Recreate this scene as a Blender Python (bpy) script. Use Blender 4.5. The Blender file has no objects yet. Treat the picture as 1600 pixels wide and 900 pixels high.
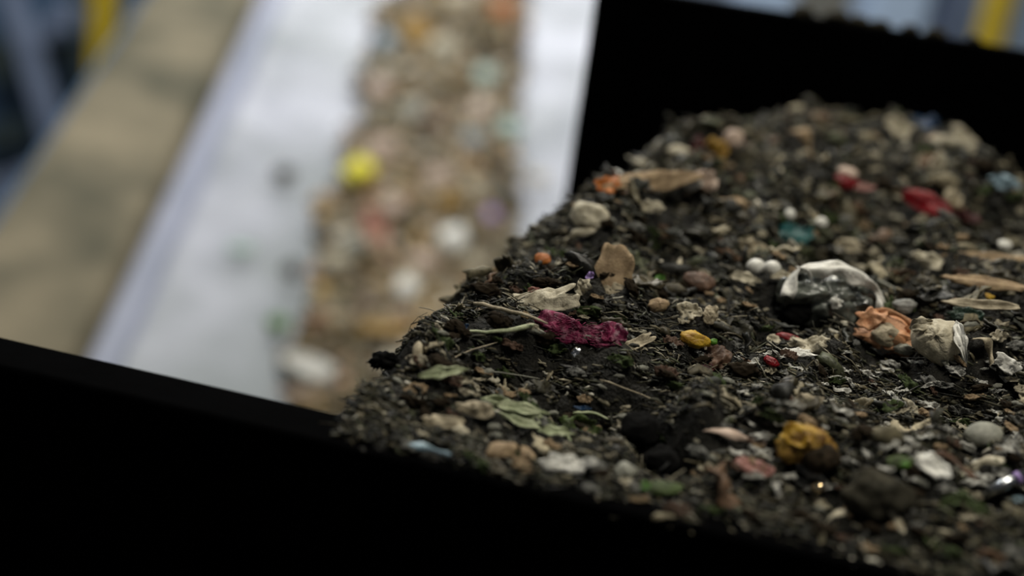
import bpy, math, random
import numpy as np
from mathutils import Vector, Matrix

C = bpy.context.scene.collection
rng = np.random.default_rng(7)
R = math.radians

# ------------------------------------------------------------------ camera
CAM_Z = 2.2
PITCH, ROLL, FPX = 20.0, 8.0, 2000.0
cam_d = bpy.data.cameras.new('camera')
cam_d.sensor_width = 36.0
cam_d.lens = FPX * 36.0 / 1600.0
cam_d.clip_start = 0.02
cam_d.dof.use_dof = True
cam_d.dof.focus_distance = 1.01
cam_d.dof.aperture_fstop = 1.4
cam = bpy.data.objects.new('camera', cam_d)
C.objects.link(cam)
MC = Matrix.Rotation(R(90 - PITCH), 4, 'X') @ Matrix.Rotation(R(ROLL), 4, 'Z')
cam.matrix_world = Matrix.Translation((0, 0, CAM_Z)) @ MC
bpy.context.scene.camera = cam
CAM = np.array([0, 0, CAM_Z])
MR = np.array(MC.to_3x3())

# ------------------------------------------------------------------ light
sc = bpy.context.scene
sc.view_settings.view_transform = 'Standard'
sc.view_settings.look = 'None'
sc.view_settings.gamma = 1
sc.view_settings.use_curve_mapping = False
sc.view_settings.exposure = 0.0
world = bpy.data.worlds.new('world'); sc.world = world
world.use_nodes = True
world.node_tree.nodes['Background'].inputs[0].default_value = (0.80, 0.84, 0.9, 1)
world.node_tree.nodes['Background'].inputs[1].default_value = 0.06


def area(name, loc, target, sx, sy, power, col):
    l = bpy.data.lights.new(name, 'AREA'); l.shape = 'RECTANGLE'
    l.size = sx; l.size_y = sy; l.energy = power; l.color = col
    o = bpy.data.objects.new(name, l); C.objects.link(o)
    o.location = loc
    o.rotation_euler = (Vector(target) - Vector(loc)).to_track_quat('-Z', 'Y').to_euler()
    return o


# unseen area lights overhead, some added to brighten background, belt and mound
area('unseen_light', (0.5, 4.2, 4.8), (1.8, 7.5, 1.6), 2.0, 0.6, 80, (.95, 0.98, 1.0))
area('unseen_light', (-1.9, 3.3, 5.2), (-2.0, 6.6, 2.0), 1.6, 0.6, 150, (.93, 0.97, 1.0))  # added to brighten the machine frame and yellow post at left
area('unseen_light', (-1.0, 5.4, 4.9), (-0.35, 4.0, 1.3), 2.4, 1.0, 50, (1.0, 0.985, 0.95))
area('unseen_light', (-0.7, 7.7, 4.1), (-0.3, 4.4, 1.4), 1.8, 0.9, 46, (1.0, 0.99, 0.98))  # added and aimed so its reflection brightens the top of the bed
area('unseen_light', (0.05, 2.6, 4.4), (0.3, 1.0, 1.85), 1.2, 0.35, 54, (1.0, 0.94, 0.80))
area('added_mound_light', (0.45, 0.62, 3.4), (0.3, 1.0, 1.85), 0.6, 0.3, 15, (1.0, 0.94, 0.80))  # unseen, added close over the mound so brightness falls off towards the crest

# ------------------------------------------------------------------ helpers
def ray(px, py):
    return MR @ np.array([(px - 800) / FPX, -(py - 450) / FPX, -1.0])


def unit(v):
    v = np.asarray(v, float)
    return v / (np.linalg.norm(v) + 1e-12)


def vnoise(x, y, scale, seed=0):
    """value noise in -1..1"""
    X = np.asarray(x, float) / scale + 31.7 * seed + 500; Y = np.asarray(y, float) / scale + 17.3 * seed + 500
    xi = np.floor(X).astype(np.int64); yi = np.floor(Y).astype(np.int64)
    fx = X - xi; fy = Y - yi
    fx = fx * fx * (3 - 2 * fx); fy = fy * fy * (3 - 2 * fy)

    def h(a, b):
        n = (a * 374761393 + b * 668265263 + seed * 1442695) & 0xffffffff
        n = ((n ^ (n >> 13)) * 1274126177) & 0xffffffff
        n = n ^ (n >> 16)
        return (n & 0xffff) / 32767.5 - 1
    return (h(xi, yi) * (1 - fx) + h(xi + 1, yi) * fx) * (1 - fy) + (h(xi, yi + 1) * (1 - fx) + h(xi + 1, yi + 1) * fx) * fy


def mesh_obj(name, V, F, mat, parent=None, smooth=True):
    me = bpy.data.meshes.new(name)
    if isinstance(F, np.ndarray):
        V = np.asarray(V, np.float32)
        k = F.shape[1]
        me.vertices.add(len(V)); me.vertices.foreach_set('co', V.ravel())
        me.loops.add(F.size); me.loops.foreach_set('vertex_index', F.astype(np.int32).ravel())
        me.polygons.add(len(F)); me.polygons.foreach_set('loop_start', np.arange(0, F.size, k, dtype=np.int32))
        me.update(calc_edges=True)
    else:
        me.from_pydata([tuple(map(float, v)) for v in V], [], F)
    me.validate()
    if smooth:
        me.polygons.foreach_set('use_smooth', [True] * len(me.polygons))
    me.update()
    me.materials.append(mat)
    o = bpy.data.objects.new(name, me); C.objects.link(o)
    if parent is not None:
        o.parent = parent
    return o


def tag(o, label=None, cat=None, group=None, kind=None):
    if label: o['label'] = label
    if cat: o['category'] = cat
    if group: o['group'] = group
    if kind: o['kind'] = kind
    return o


def empty(name, loc, M=None):
    o = bpy.data.objects.new(name, None); C.objects.link(o)
    if M is not None:
        o.matrix_world = Matrix.Translation(Vector(loc)) @ M
    else:
        o.location = loc
    return o


def prism(pts, A, B):
    """extrude polygon pts (3d, list) along vector A->B (offsets)"""
    n = len(pts)
    V = [np.asarray(p) + A for p in pts] + [np.asarray(p) + B for p in pts]
    F = [tuple(range(n))[::-1], tuple(range(n, 2 * n))]
    F += [(i, (i + 1) % n, n + (i + 1) % n, n + i) for i in range(n)]
    return V, F


class MB:
    def __init__(s): s.V = []; s.F = []
    def add(s, V, F):
        b = len(s.V); s.V += [np.asarray(v, float) for v in V]; s.F += [tuple(i + b for i in f) for f in F]; return s
    def box(s, c, ax, ay, az):
        """box centred c with half vectors"""
        c, ax, ay, az = map(np.asarray, (c, ax, ay, az))
        V = [c + i * ax + j * ay + k * az for i in (-1, 1) for j in (-1, 1) for k in (-1, 1)]
        return s.add(V, [(0, 1, 3, 2), (4, 6, 7, 5), (0, 4, 5, 1), (2, 3, 7, 6), (0, 2, 6, 4), (1, 5, 7, 3)])
    def tube(s, P, rad, n=12):
        V, F = tube(P, rad, n); return s.add(V, F)
    def build(s, name, mat, parent=None, smooth=False, bevel=0):
        o = mesh_obj(name, s.V, s.F, mat, parent, smooth)
        if bevel:
            m = o.modifiers.new('bevel', 'BEVEL'); m.width = bevel; m.segments = 3; m.limit_method = 'ANGLE'
        return o


def tube(P, rad, n=8):
    P = [np.asarray(p, float) for p in P]
    if not hasattr(rad, '__len__'): rad = [rad] * len(P)
    V = []; F = []
    ref = None
    for i, p in enumerate(P):
        t = unit(P[min(i + 1, len(P) - 1)] - P[max(i - 1, 0)])
        if ref is None:
            ref = np.array([0, 0, 1.]) if abs(t[2]) < .9 else np.array([1., 0, 0])
        a = unit(np.cross(t, ref)); b = np.cross(t, a); ref = -b if False else ref
        for k in range(n):
            th = 2 * math.pi * k / n
            V.append(p + rad[i] * (math.cos(th) * a + math.sin(th) * b))
    for i in range(len(P) - 1):
        for k in range(n):
            F.append((i * n + k, i * n + (k + 1) % n, (i + 1) * n + (k + 1) % n, (i + 1) * n + k))
    F.append(tuple(range(n))[::-1]); F.append(tuple((len(P) - 1) * n + k for k in range(n)))
    return V, F


# ------------------------------------------------------------------ materials
_m = {}


def pmat(key, c1, c2=None, rough=.6, scale=60, spec=.5, bump=.3, metal=0, trans=0, bscale=None, detail=4, bdist=.002, coat=0):
    if key in _m: return _m[key]
    m = bpy.data.materials.new(key); m.use_nodes = True
    nt = m.node_tree; b = nt.nodes['Principled BSDF']
    b.inputs['Roughness'].default_value = rough
    b.inputs['Specular IOR Level'].default_value = spec
    b.inputs['Metallic'].default_value = metal
    b.inputs['Coat Weight'].default_value = coat
    b.inputs['Coat Roughness'].default_value = .15
    if trans: b.inputs['Transmission Weight'].default_value = trans
    tc = nt.nodes.new('ShaderNodeTexCoord')
    nz = nt.nodes.new('ShaderNodeTexNoise'); nz.inputs['Scale'].default_value = scale; nz.inputs['Detail'].default_value = detail
    nt.links.new(tc.outputs['Object'], nz.inputs['Vector'])
    mx = nt.nodes.new('ShaderNodeValToRGB')
    c2 = c2 or tuple(x * .55 for x in c1)
    mx.color_ramp.elements[0].position = .35; mx.color_ramp.elements[1].position = .65
    mx.color_ramp.elements[0].color = (*c2, 1); mx.color_ramp.elements[1].color = (*c1, 1)
    nt.links.new(nz.outputs['Fac'], mx.inputs['Fac']); nt.links.new(mx.outputs['Color'], b.inputs['Base Color'])
    if bump:
        n2 = nt.nodes.new('ShaderNodeTexNoise'); n2.inputs['Scale'].default_value = bscale or scale * 4; n2.inputs['Detail'].default_value = 5
        nt.links.new(tc.outputs['Object'], n2.inputs['Vector'])
        bp = nt.nodes.new('ShaderNodeBump'); bp.inputs['Strength'].default_value = bump; bp.inputs['Distance'].default_value = bdist
        nt.links.new(n2.outputs['Fac'], bp.inputs['Height']); nt.links.new(bp.outputs['Normal'], b.inputs['Normal'])
    _m[key] = m
    return m


def island_mat(key, stops, rough=(.3, .7), spec=.5, bump=.4, bscale=500):
    """colour picked per shred (each loose piece of the mesh has its own colour)"""
    m = bpy.data.materials.new(key); m.use_nodes = True
    nt = m.node_tree; b = nt.nodes['Principled BSDF']
    g = nt.nodes.new('ShaderNodeNewGeometry')
    cr = nt.nodes.new('ShaderNodeValToRGB'); cr.color_ramp.interpolation = 'CONSTANT'
    e = cr.color_ramp.elements
    e[0].position = 0; e[0].color = (*stops[0][1], 1)
    e[1].position = stops[1][0]; e[1].color = (*stops[1][1], 1)
    for p, c in stops[2:]:
        x = e.new(p); x.color = (*c, 1)
    nt.links.new(g.outputs['Random Per Island'], cr.inputs['Fac'])
    tc = nt.nodes.new('ShaderNodeTexCoord')
    nz = nt.nodes.new('ShaderNodeTexNoise'); nz.inputs['Scale'].default_value = bscale * .5; nz.inputs['Detail'].default_value = 4
    nt.links.new(tc.outputs['Object'], nz.inputs['Vector'])
    mr = nt.nodes.new('ShaderNodeMapRange'); mr.inputs['From Min'].default_value = .3; mr.inputs['From Max'].default_value = .7
    mr.inputs['To Min'].default_value = .45; mr.inputs['To Max'].default_value = 1.3
    nt.links.new(nz.outputs['Fac'], mr.inputs['Value'])
    mul = nt.nodes.new('ShaderNodeVectorMath'); mul.operation = 'SCALE'
    nt.links.new(cr.outputs['Color'], mul.inputs[0]); nt.links.new(mr.outputs['Result'], mul.inputs['Scale'])
    nt.links.new(mul.outputs['Vector'], b.inputs['Base Color'])
    # wetness differs from piece to piece
    ml = nt.nodes.new('ShaderNodeMath'); ml.operation = 'MULTIPLY'; ml.inputs[1].default_value = 37.3
    fr = nt.nodes.new('ShaderNodeMath'); fr.operation = 'FRACT'
    rr = nt.nodes.new('ShaderNodeMapRange'); rr.inputs['To Min'].default_value = rough[0]; rr.inputs['To Max'].default_value = rough[1]
    nt.links.new(g.outputs['Random Per Island'], ml.inputs[0]); nt.links.new(ml.outputs[0], fr.inputs[0]); nt.links.new(fr.outputs[0], rr.inputs['Value'])
    nt.links.new(rr.outputs['Result'], b.inputs['Roughness'])
    b.inputs['Specular IOR Level'].default_value = spec
    n2 = nt.nodes.new('ShaderNodeTexNoise'); n2.inputs['Scale'].default_value = bscale; n2.inputs['Detail'].default_value = 5
    nt.links.new(tc.outputs['Object'], n2.inputs['Vector'])
    bp = nt.nodes.new('ShaderNodeBump'); bp.inputs['Strength'].default_value = bump; bp.inputs['Distance'].default_value = .001
    nt.links.new(n2.outputs['Fac'], bp.inputs['Height']); nt.links.new(bp.outputs['Normal'], b.inputs['Normal'])
    return m


M_black = pmat('black_rubber', (.0006, .0006, .0008), (.0003, .0003, .0004), rough=.9, spec=.015, scale=30, bump=.3)
M_dust = pmat('dusty_concrete', (.24, .205, .14), (.105, .098, .07), rough=.95, scale=4.2, spec=.1, bump=.5, bscale=60, bdist=.01)
M_belt = pmat('worn_grey_belt', (.33, .34, .39), (.13, .15, .155), rough=.36, scale=2.6, spec=.5, bump=.25, bscale=9, bdist=.02, detail=2)
M_navy = pmat('navy_painted_steel', (.06, .11, .18), (.035, .07, .12), rough=.5, scale=6, bump=.1)
M_skirt_shade = pmat('skirt_shade_blue_grey', (.24, .255, .33), (.15, .17, .23), rough=.4, scale=2.2, bump=.1)  # left skirt's shading put into a darker, bluer tone than the bed
M_bgrey = pmat('blue_grey_steel', (.21, .25, .34), (.14, .17, .25), rough=.5, scale=4, bump=.1)
M_dkgreen = pmat('dark_green_steel', (.04, .055, .05), (.02, .03, .028), rough=.6, scale=6, bump=.1)
M_yellow = pmat('yellow_paint', (.62, .43, .012), (.5, .34, .01), rough=.45, scale=8, bump=.05)
M_floor = pmat('hall_floor', (.10, .12, .13), (.06, .07, .08), rough=.7, scale=2, bump=.1)
M_wall = pmat('hall_wall', (.25, .30, .38), (.16, .2, .26), rough=.8, scale=1.2, bump=.05)
M_cream = pmat('cream_panel', (.42, .38, .30), (.3, .28, .22), rough=.7, scale=3, bump=.05)
M_pblue = pmat('pale_blue_panel', (.42, .52, .66), (.33, .42, .55), rough=.5, scale=3, bump=.05)

# ------------------------------------------------------------------ hall
def struct(name, V, F, mat):
    o = mesh_obj(name, V, F, mat, None, False); tag(o, kind='structure'); return o


mb = MB().box((0, 3.5, -.05), (7, 0, 0), (0, 5.5, 0), (0, 0, .05)); struct('floor', mb.V, mb.F, M_floor)
mb = MB().box((0, 9.05, 3), (7, 0, 0), (0, .05, 0), (0, 0, 3.05)); struct('wall_back', mb.V, mb.F, M_wall)

# ------------------------------------------------------------------ frames of the two conveyors
yaw = R(-10.5)
E1 = np.array([math.cos(yaw), math.sin(yaw), 0]); E2 = np.array([-math.sin(yaw), math.cos(yaw), 0]); EZ = np.array([0, 0, 1.])
r0 = ray(550, 650); O1 = CAM + r0 * (-.41 / r0[2])          # top inner corner of the near wall, where the pile ends
SL = .167
NP = np.array([*(-SL * E2[:2]), 1.0])


def P1(s, t, z): return O1 + s * E1 + t * E2 + z * EZ       # z relative to the near wall's top


def plane_st(px, py):
    r = ray(px, py); k = (NP @ (O1 - CAM)) / (NP @ r); q = CAM + r * k - O1
    return q @ E1, q @ E2


v2 = unit(ray(860, -950)); u2 = unit(np.cross(v2, EZ)); w2 = np.cross(u2, v2)
rc = ray(635, 468); C2 = CAM + rc * (3.0 / rc[1])


def P2(u, v, w): return C2 + u * u2 + v * v2 + w * w2


# ---- pile conveyor (dark, level, running across the picture)
pc = empty('discharge_conveyor', P1(.4, .45, -2.2 + .0 + 0) * np.array([1, 1, 0]))
tag(pc, 'black rubber-skirted conveyor carrying the dark mound of shredded waste', 'conveyor')
bpy.context.view_layer.update()


def local(o, V):
    Mi = np.array(o.matrix_world.inverted()); V = np.asarray(V, float)
    return V @ Mi[:3, :3].T + Mi[:3, 3]


def part(name, mbx, mat, parent, bevel=0, smooth=False):
    bpy.context.view_layer.update()
    mbx.V = list(local(parent, mbx.V)); return mbx.build(name, mat, parent, smooth, bevel)


def sbox(s0, s1, t0, t1, z0, z1):
    return MB().box(P1((s0 + s1) / 2, (t0 + t1) / 2, (z0 + z1) / 2), E1 * (s1 - s0) / 2, E2 * (t1 - t0) / 2, EZ * (z1 - z0) / 2)


part('near_side_wall', sbox(-1.1, 1.25, -.045, 0, -.62, 0), M_black, pc, .004)
part('far_side_wall', sbox(-.015, 1.25, .93, .965, -1.0, .221), M_black, pc, .004)
part('conveyor_belt', sbox(.24, 1.25, .0, .93, -.27, -.255), M_black, pc, .003)
x = MB().tube([P1(.24, .0, -.33), P1(.24, .93, -.33)], .06, 24); part('head_pulley', x, M_black, pc, smooth=True)
for s_ in (.45, 1.15):
    for t_ in (.03, .9):
        lg = part('support_leg', sbox(s_ - .03, s_ + .03, t_ - .03, t_ + .03, O1[2] * -1, -.4), M_black, pc, .003)
        part('foot_plate', sbox(s_ - .07, s_ + .07, t_ - .07, t_ + .07, -O1[2], -O1[2] + .015), M_black, lg, .003)

# ---- inclined conveyor
ic = empty('inclined_conveyor', (C2[0], C2[1] + 1, 0))
tag(ic, 'inclined conveyor with a pale worn bed and a dusty beige side flange', 'conveyor')
VA, VB = -1.3, 3.2


def profile(pts, mat, name, th=.02, nv=60, amp=0, seed=0, mesh_n=6):
    """sheet following a cross-section (u,w) along v, with thickness"""
    us = []
    for (a, b) in zip(pts[:-1], pts[1:]):
        for k in range(mesh_n): us.append((a[0] + (b[0] - a[0]) * k / mesh_n, a[1] + (b[1] - a[1]) * k / mesh_n))
    us.append(pts[-1]); n = len(us); V = []; F = []
    for layer in (0, 1):
        for j in range(nv + 1):
            v = VA + (VB - VA) * j / nv
            for (u, w) in us:
                d = amp * (vnoise(u, v, .22, seed) + .5 * vnoise(u, v, .09, seed + 1)) if amp else 0
                V.append(P2(u, v, w + d - layer * th))
    L = n * (nv + 1)
    for j in range(nv):
        for i in range(n - 1):
            a = j * n + i
            F.append((a, a + 1, a + n + 1, a + n)); F.append((L + a, L + a + n, L + a + n + 1, L + a + 1))
    for j in range(nv):
        a = j * n; F.append((a, a + n, L + a + n, L + a)); a = j * n + n - 1; F.append((a, L + a, L + a + n, a + n))
    for i in range(n - 1):
        F.append((i, L + i, L + i + 1, i + 1)); a = nv * n + i; F.append((a, a + 1, L + a + 1, L + a))
    m = MB(); m.V = V; m.F = F
    return part(name, m, mat, ic, smooth=True)


profile([(-.60, .022), (-.54, .014), (-.46, .008), (-.34, 0), (.34, 0), (.46, .012), (.58, .05)], M_belt, 'conveyor_bed', .012, amp=.006, seed=3)
profile([(-.672, .028), (-.66, .022), (-.62, .018), (-.59, .022)], M_skirt_shade, 'side_skirt', .01)
profile([(.57, .03), (.64, .14), (.66, .15)], M_belt, 'side_skirt', .01)
profile([(-1.03, .05), (-1.015, .07), (-.72, .068), (-.70, .058), (-.675, .0)], M_dust, 'dusty_flange', .05, amp=.004, seed=9)
part('side_rail', MB().box(P2(-1.045, .95, -.10), u2 * .015, v2 * 2.25, w2 * .13), M_navy, ic, .004)
part('side_rail', MB().box(P2(.68, .95, -.0), u2 * .015, v2 * 2.25, w2 * .13), M_navy, ic, .004)
for v_ in (-.9, 1.0, 2.9):
    for u_ in (-.95, .6):
        q = P2(u_, v_, -.12)
        lg = part('support_leg', MB().box((q[0], q[1], q[2] / 2), (.04, 0, 0), (0, .04, 0), (0, 0, q[2] / 2)), M_navy, ic, .004)
        part('foot_plate', MB().box((q[0], q[1], .008), (.09, 0, 0), (0, .09, 0), (0, 0, .008)), M_navy, lg, .003)
for v_ in np.arange(-1.1, 3.2, .45):
    part('idler_roller', MB().tube([P2(-.6, v_, -.08), P2(.6, v_, -.08)], .05, 16), M_bgrey, ic, smooth=True)

# ------------------------------------------------------------------ background machinery, built where it stands
def at(px, py, y):
    r = ray(px, py); return CAM + r * (y / r[1])


def bar(parent, name, a, b, ya, yb, wpx, mat, depth=.08):
    """square steel bar between two pixels at given distances"""
    A, B = at(*a, ya), at(*b, yb); d = unit(B - A); side = unit(np.cross(d, [0, 1, 0])); w = wpx * ya / FPX / 2
    dep = np.cross(side, d)
    return part(name, MB().box((A + B) / 2, (B - A) / 2, side * w, dep * depth / 2), mat, parent, .006)


yp = at(163, 60, 5.3)
post = empty('handrail_post', (yp[0], yp[1], 0)); tag(post, 'yellow painted steel post behind the dusty conveyor flange', 'post')
part('post_tube', MB().box((yp[0], yp[1], 1.45), (.048, 0, 0), (0, .048, 0), (0, 0, 1.38)), M_yellow, post, .008)
part('base_plate', MB().box((yp[0], yp[1], .035), (.12, 0, 0), (0, .12, 0), (0, 0, .035)), M_yellow, post, .01)
part('post_cap', MB().box((yp[0], yp[1], 2.85), (.055, 0, 0), (0, .055, 0), (0, 0, .02)), M_yellow, post, .008)

mf = empty('machine_frame', (at(60, 200, 6.6)[0], 6.6, 0)); tag(mf, 'navy steel machine housing with a grey diagonal brace at the far left', 'machine')
c = at(60, 200, 6.75)
part('housing', MB().box((c[0] - .5, 7.4, 1.5), (1.15, 0, 0), (0, .6, 0), (0, 0, 1.5)), M_navy, mf, .02)
bar(mf, 'diagonal_brace', (10, -40), (95, 240), 6.6, 6.5, 34, M_bgrey)
bar(mf, 'cross_beam', (40, 62), (150, 20), 6.62, 6.62, 30, M_bgrey)
bar(mf, 'cross_beam', (-60, 330), (120, 260), 6.3, 6.3, 60, M_bgrey, .1)
bar(mf, 'upright', (128, -30), (136, 330), 6.5, 6.4, 14, M_dkgreen)
for (a, b, w_) in (((-20, 95), (32, 90), 60), ((72, 84), (125, 72), 34), ((-20, 215), (44, 200), 34)):
    bar(mf, 'access_hatch', a, b, 6.66, 6.66, w_, M_dkgreen)
part('control_box', MB().box(at(112, 25, 6.5), (.09, 0, 0), (0, .05, 0), (0, 0, .07)), M_bgrey, mf, .01)

# things seen above the far side wall, upper right
def cabinet(name, label, cat, px, y, wpx, mat, h=2.6, dm=None):
    q = at(px, 20, y); w = wpx * y / FPX / 2
    o = empty(name, (q[0], y, 0)); tag(o, label, cat)
    part('body', MB().box((q[0], y + .2, h / 2), (w, 0, 0), (0, .2, 0), (0, 0, h / 2)), mat, o, .02)
    part('door', MB().box((q[0], y - .01, h / 2), (w * .85, 0, 0), (0, .012, 0), (0, 0, h * .46)), dm or mat, o, .01)
    part('handle', MB().box((q[0] + w * .6, y - .035, h * .5), (.012, 0, 0), (0, .015, 0), (0, 0, .08)), M_dkgreen, o, .004)
    return o


cabinet('steel_cabinet', 'pale blue steel cabinet seen above the black wall, leftmost of the row', 'cabinet', 1195, 6.2, 90, M_pblue)
cabinet('steel_cabinet', 'cream steel cabinet between two blue ones above the black wall', 'cabinet', 1300, 6.9, 110, M_cream)
cabinet('steel_cabinet', 'blue grey steel cabinet right of the cream cabinet above the black wall', 'cabinet', 1405, 6.2, 95, M_pblue)
cabinet('switch_cabinet', 'dark blue switch cabinet left of the yellow column, upper right', 'cabinet', 1480, 6.4, 45, M_bgrey)
cabinet('steel_cabinet', 'bright blue steel cabinet right of the yellow column at the corner', 'cabinet', 1605, 6.0, 60, M_pblue)
q = at(1555, 20, 5.9)
yc = empty('safety_column', (q[0], 5.9, 0)); tag(yc, 'yellow safety column at the upper right beyond the black wall', 'post')
part('column_tube', MB().box((q[0], 5.9, 1.45), (.05, 0, 0), (0, .05, 0), (0, 0, 1.4)), M_yellow, yc, .008)
part('base_plate', MB().box((q[0], 5.9, .025), (.12, 0, 0), (0, .12, 0), (0, 0, .025)), M_yellow, yc, .008)

# ------------------------------------------------------------------ the dark mound
SIL = [(560, 645), (640, 565), (724, 452), (778, 396), (866, 336), (960, 272), (1100, 212), (1280, 166), (1450, 196), (1550, 258), (1620, 330)]
sil = [plane_st(*p) for p in SIL]
poly = np.array([(-.012, -.03)] + sil + [(.72, .48), (.95, .42), (1.2, .42), (1.2, -.034), (.5, -.036), (.2, -.036), (.08, -.033)])


def sdist(S, T):
    """signed distance to the heap outline, negative inside"""
    S = np.asarray(S, float); T = np.asarray(T, float)
    best = np.full(S.shape, 9.); inside = np.zeros(S.shape, bool); n = len(poly)
    for i in range(n):
        ax, ay = poly[i]; bx, by = poly[(i + 1) % n]
        dx, dy = bx - ax, by - ay
        k = np.clip(((S - ax) * dx + (T - ay) * dy) / (dx * dx + dy * dy), 0, 1)
        best = np.minimum(best, np.hypot(S - ax - k * dx, T - ay - k * dy))
        c = ((ay > T) != (by > T)) & (S < (bx - ax) * (T - ay) / (by - ay + 1e-12) + ax)
        inside ^= c
    return np.where(inside, -best, best)


ITEMS = []   # (s, t, half length, half depth) of the placed pieces
BUMPS = []   # (s, t, radius, height) hollows and lumps the photo shows


def height(S, T, fine=True):
    S = np.asarray(S, float); T = np.asarray(T, float)
    q = sdist(S, T)
    z = SL * np.clip(T, -.05, 2)
    near = T < .02
    w = np.where(S < .14, .012, .03)
    drop = np.where(near & (S > .0), .5, np.where(S < .12, 2.4, 1.4)) * .5 * (q + np.sqrt(q * q + w * w))
    drop = np.where(near, np.minimum(drop, .03 + 1.2 * np.maximum(q - .02, 0)), drop)
    z = z - drop + .008
    damp = np.clip((T + .06) / .12, .15, 1)
    z = z + damp * ((.018 * vnoise(S, T, .11, 1) + .016 * vnoise(S, T, .05, 2) + .012 * vnoise(S, T, .024, 3)))
    for (a, b, rad, hh) in BUMPS:
        z = z + hh * np.exp(-((S - a) ** 2 + (T - b) ** 2) / (rad * rad))
    if fine:
        z = z + .0042 * np.abs(vnoise(S, T, .011, 4)) + .003 * vnoise(S * .6, T, .0055, 5) + .0016 * vnoise(S, T, .003, 6)
    return z


def hit(px, py):
    """where the view ray through a pixel meets the mound: returns (point, s, t)"""
    r = ray(px, py); ks = np.linspace(.5, 2.0, 1500)
    P = CAM + ks[:, None] * r - O1
    S = P @ E1; T = P @ E2; Z = P[:, 2]
    H = height(S, T, False)
    idx = np.nonzero((Z < H) & (T > -.05))[0]
    if len(idx) == 0:
        s, t = plane_st(px, py); return P1(s, t, float(height(s, t, False))), s, t
    i = idx[0]; return P1(S[i], T[i], H[i]), S[i], T[i]


for (px, py, rad, hh) in ((1010, 672, .022, -.022), (1042, 728, .02, -.03), (1240, 495, .022, -.012), (1290, 735, .02, -.02),
                          (1060, 375, .025, -.03), (1150, 505, .02, .012), (1385, 790, .03, .014), (1400, 360, .03, -.02),
                          (1500, 370, .03, -.022), (1560, 780, .02, -.02), (1360, 270, .03, -.03), (1180, 265, .03, -.03), (1250, 190, .05, .01)):
    _, a, b = hit(px, py); BUMPS.append((a, b, rad, hh))

ns, nt_ = 620, 540
sg = np.linspace(-.14, 1.0, ns); tg = np.linspace(-.044, .925, nt_)
SG, TG = np.meshgrid(sg, tg)
ZG = np.maximum(height(SG, TG), -.60)
V = (O1 + SG[..., None] * E1 + TG[..., None] * E2 + ZG[..., None] * EZ).reshape(-1, 3)
ii = np.arange(ns * nt_).reshape(nt_, ns)
F = np.stack([ii[:-1, :-1], ii[:-1, 1:], ii[1:, 1:], ii[1:, :-1]], -1).reshape(-1, 4)
keep = (ZG.reshape(-1)[F].max(1) > -.50)
M_soil = pmat('wet_compost', (.012, .011, .008), (.003, .003, .002), rough=.7, spec=.25, scale=90, bump=.9, bscale=420, bdist=.003)
soil = mesh_obj('compost_mound', V, F[keep], M_soil)
tag(soil, 'dark mound of damp crumbled compost heaped on the black conveyor', 'compost', kind='stuff')

# ---- shreds: tiny bent strips and crumbs
def shreds(P, Tn, Sd, Up, L, W, H, bend, seed):
    """P centre, Tn long axis, Sd side axis, Up normal (all Nx3); makes bent flakes, 4 cross-sections x 4 verts"""
    r = np.random.default_rng(seed); N = len(P)
    ks = np.array([-1, -.35, .35, 1.]); V = np.zeros((N, 16, 3))
    wprof = r.uniform(.35, 1.0, (N, 4)); wprof[:, 1:3] = r.uniform(.75, 1.15, (N, 2))
    tw = r.uniform(-.7, .7, N)
    for i, k in enumerate(ks):
        c = P + Tn * (k * L / 2)[:, None] + Up * (bend * (1 - k * k) * L)[:, None] + Sd * (r.normal(0, .08, N) * W)[:, None]
        a = tw * k; sd = Sd * np.cos(a)[:, None] + Up * np.sin(a)[:, None]; up = Up * np.cos(a)[:, None] - Sd * np.sin(a)[:, None]
        w = (W * wprof[:, i] / 2)[:, None]; h = (H * r.uniform(.6, 1.2, N) / 2)[:, None]
        V[:, i * 4 + 0] = c + sd * w; V[:, i * 4 + 1] = c + up * h; V[:, i * 4 + 2] = c - sd * w; V[:, i * 4 + 3] = c - up * h
    f = []
    for i in range(3):
        for j in range(4): f.append([i * 4 + j, i * 4 + (j + 1) % 4, i * 4 + 4 + (j + 1) % 4, i * 4 + 4 + j])
    f.append([3, 2, 1, 0]); f.append([12, 13, 14, 15])
    F = (np.arange(N)[:, None, None] * 16 + np.array(f)[None]).reshape(-1, 4)
    return V.reshape(-1, 3), F


def unitN(A): return A / (np.linalg.norm(A, axis=1)[:, None] + 1e-12)


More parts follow.
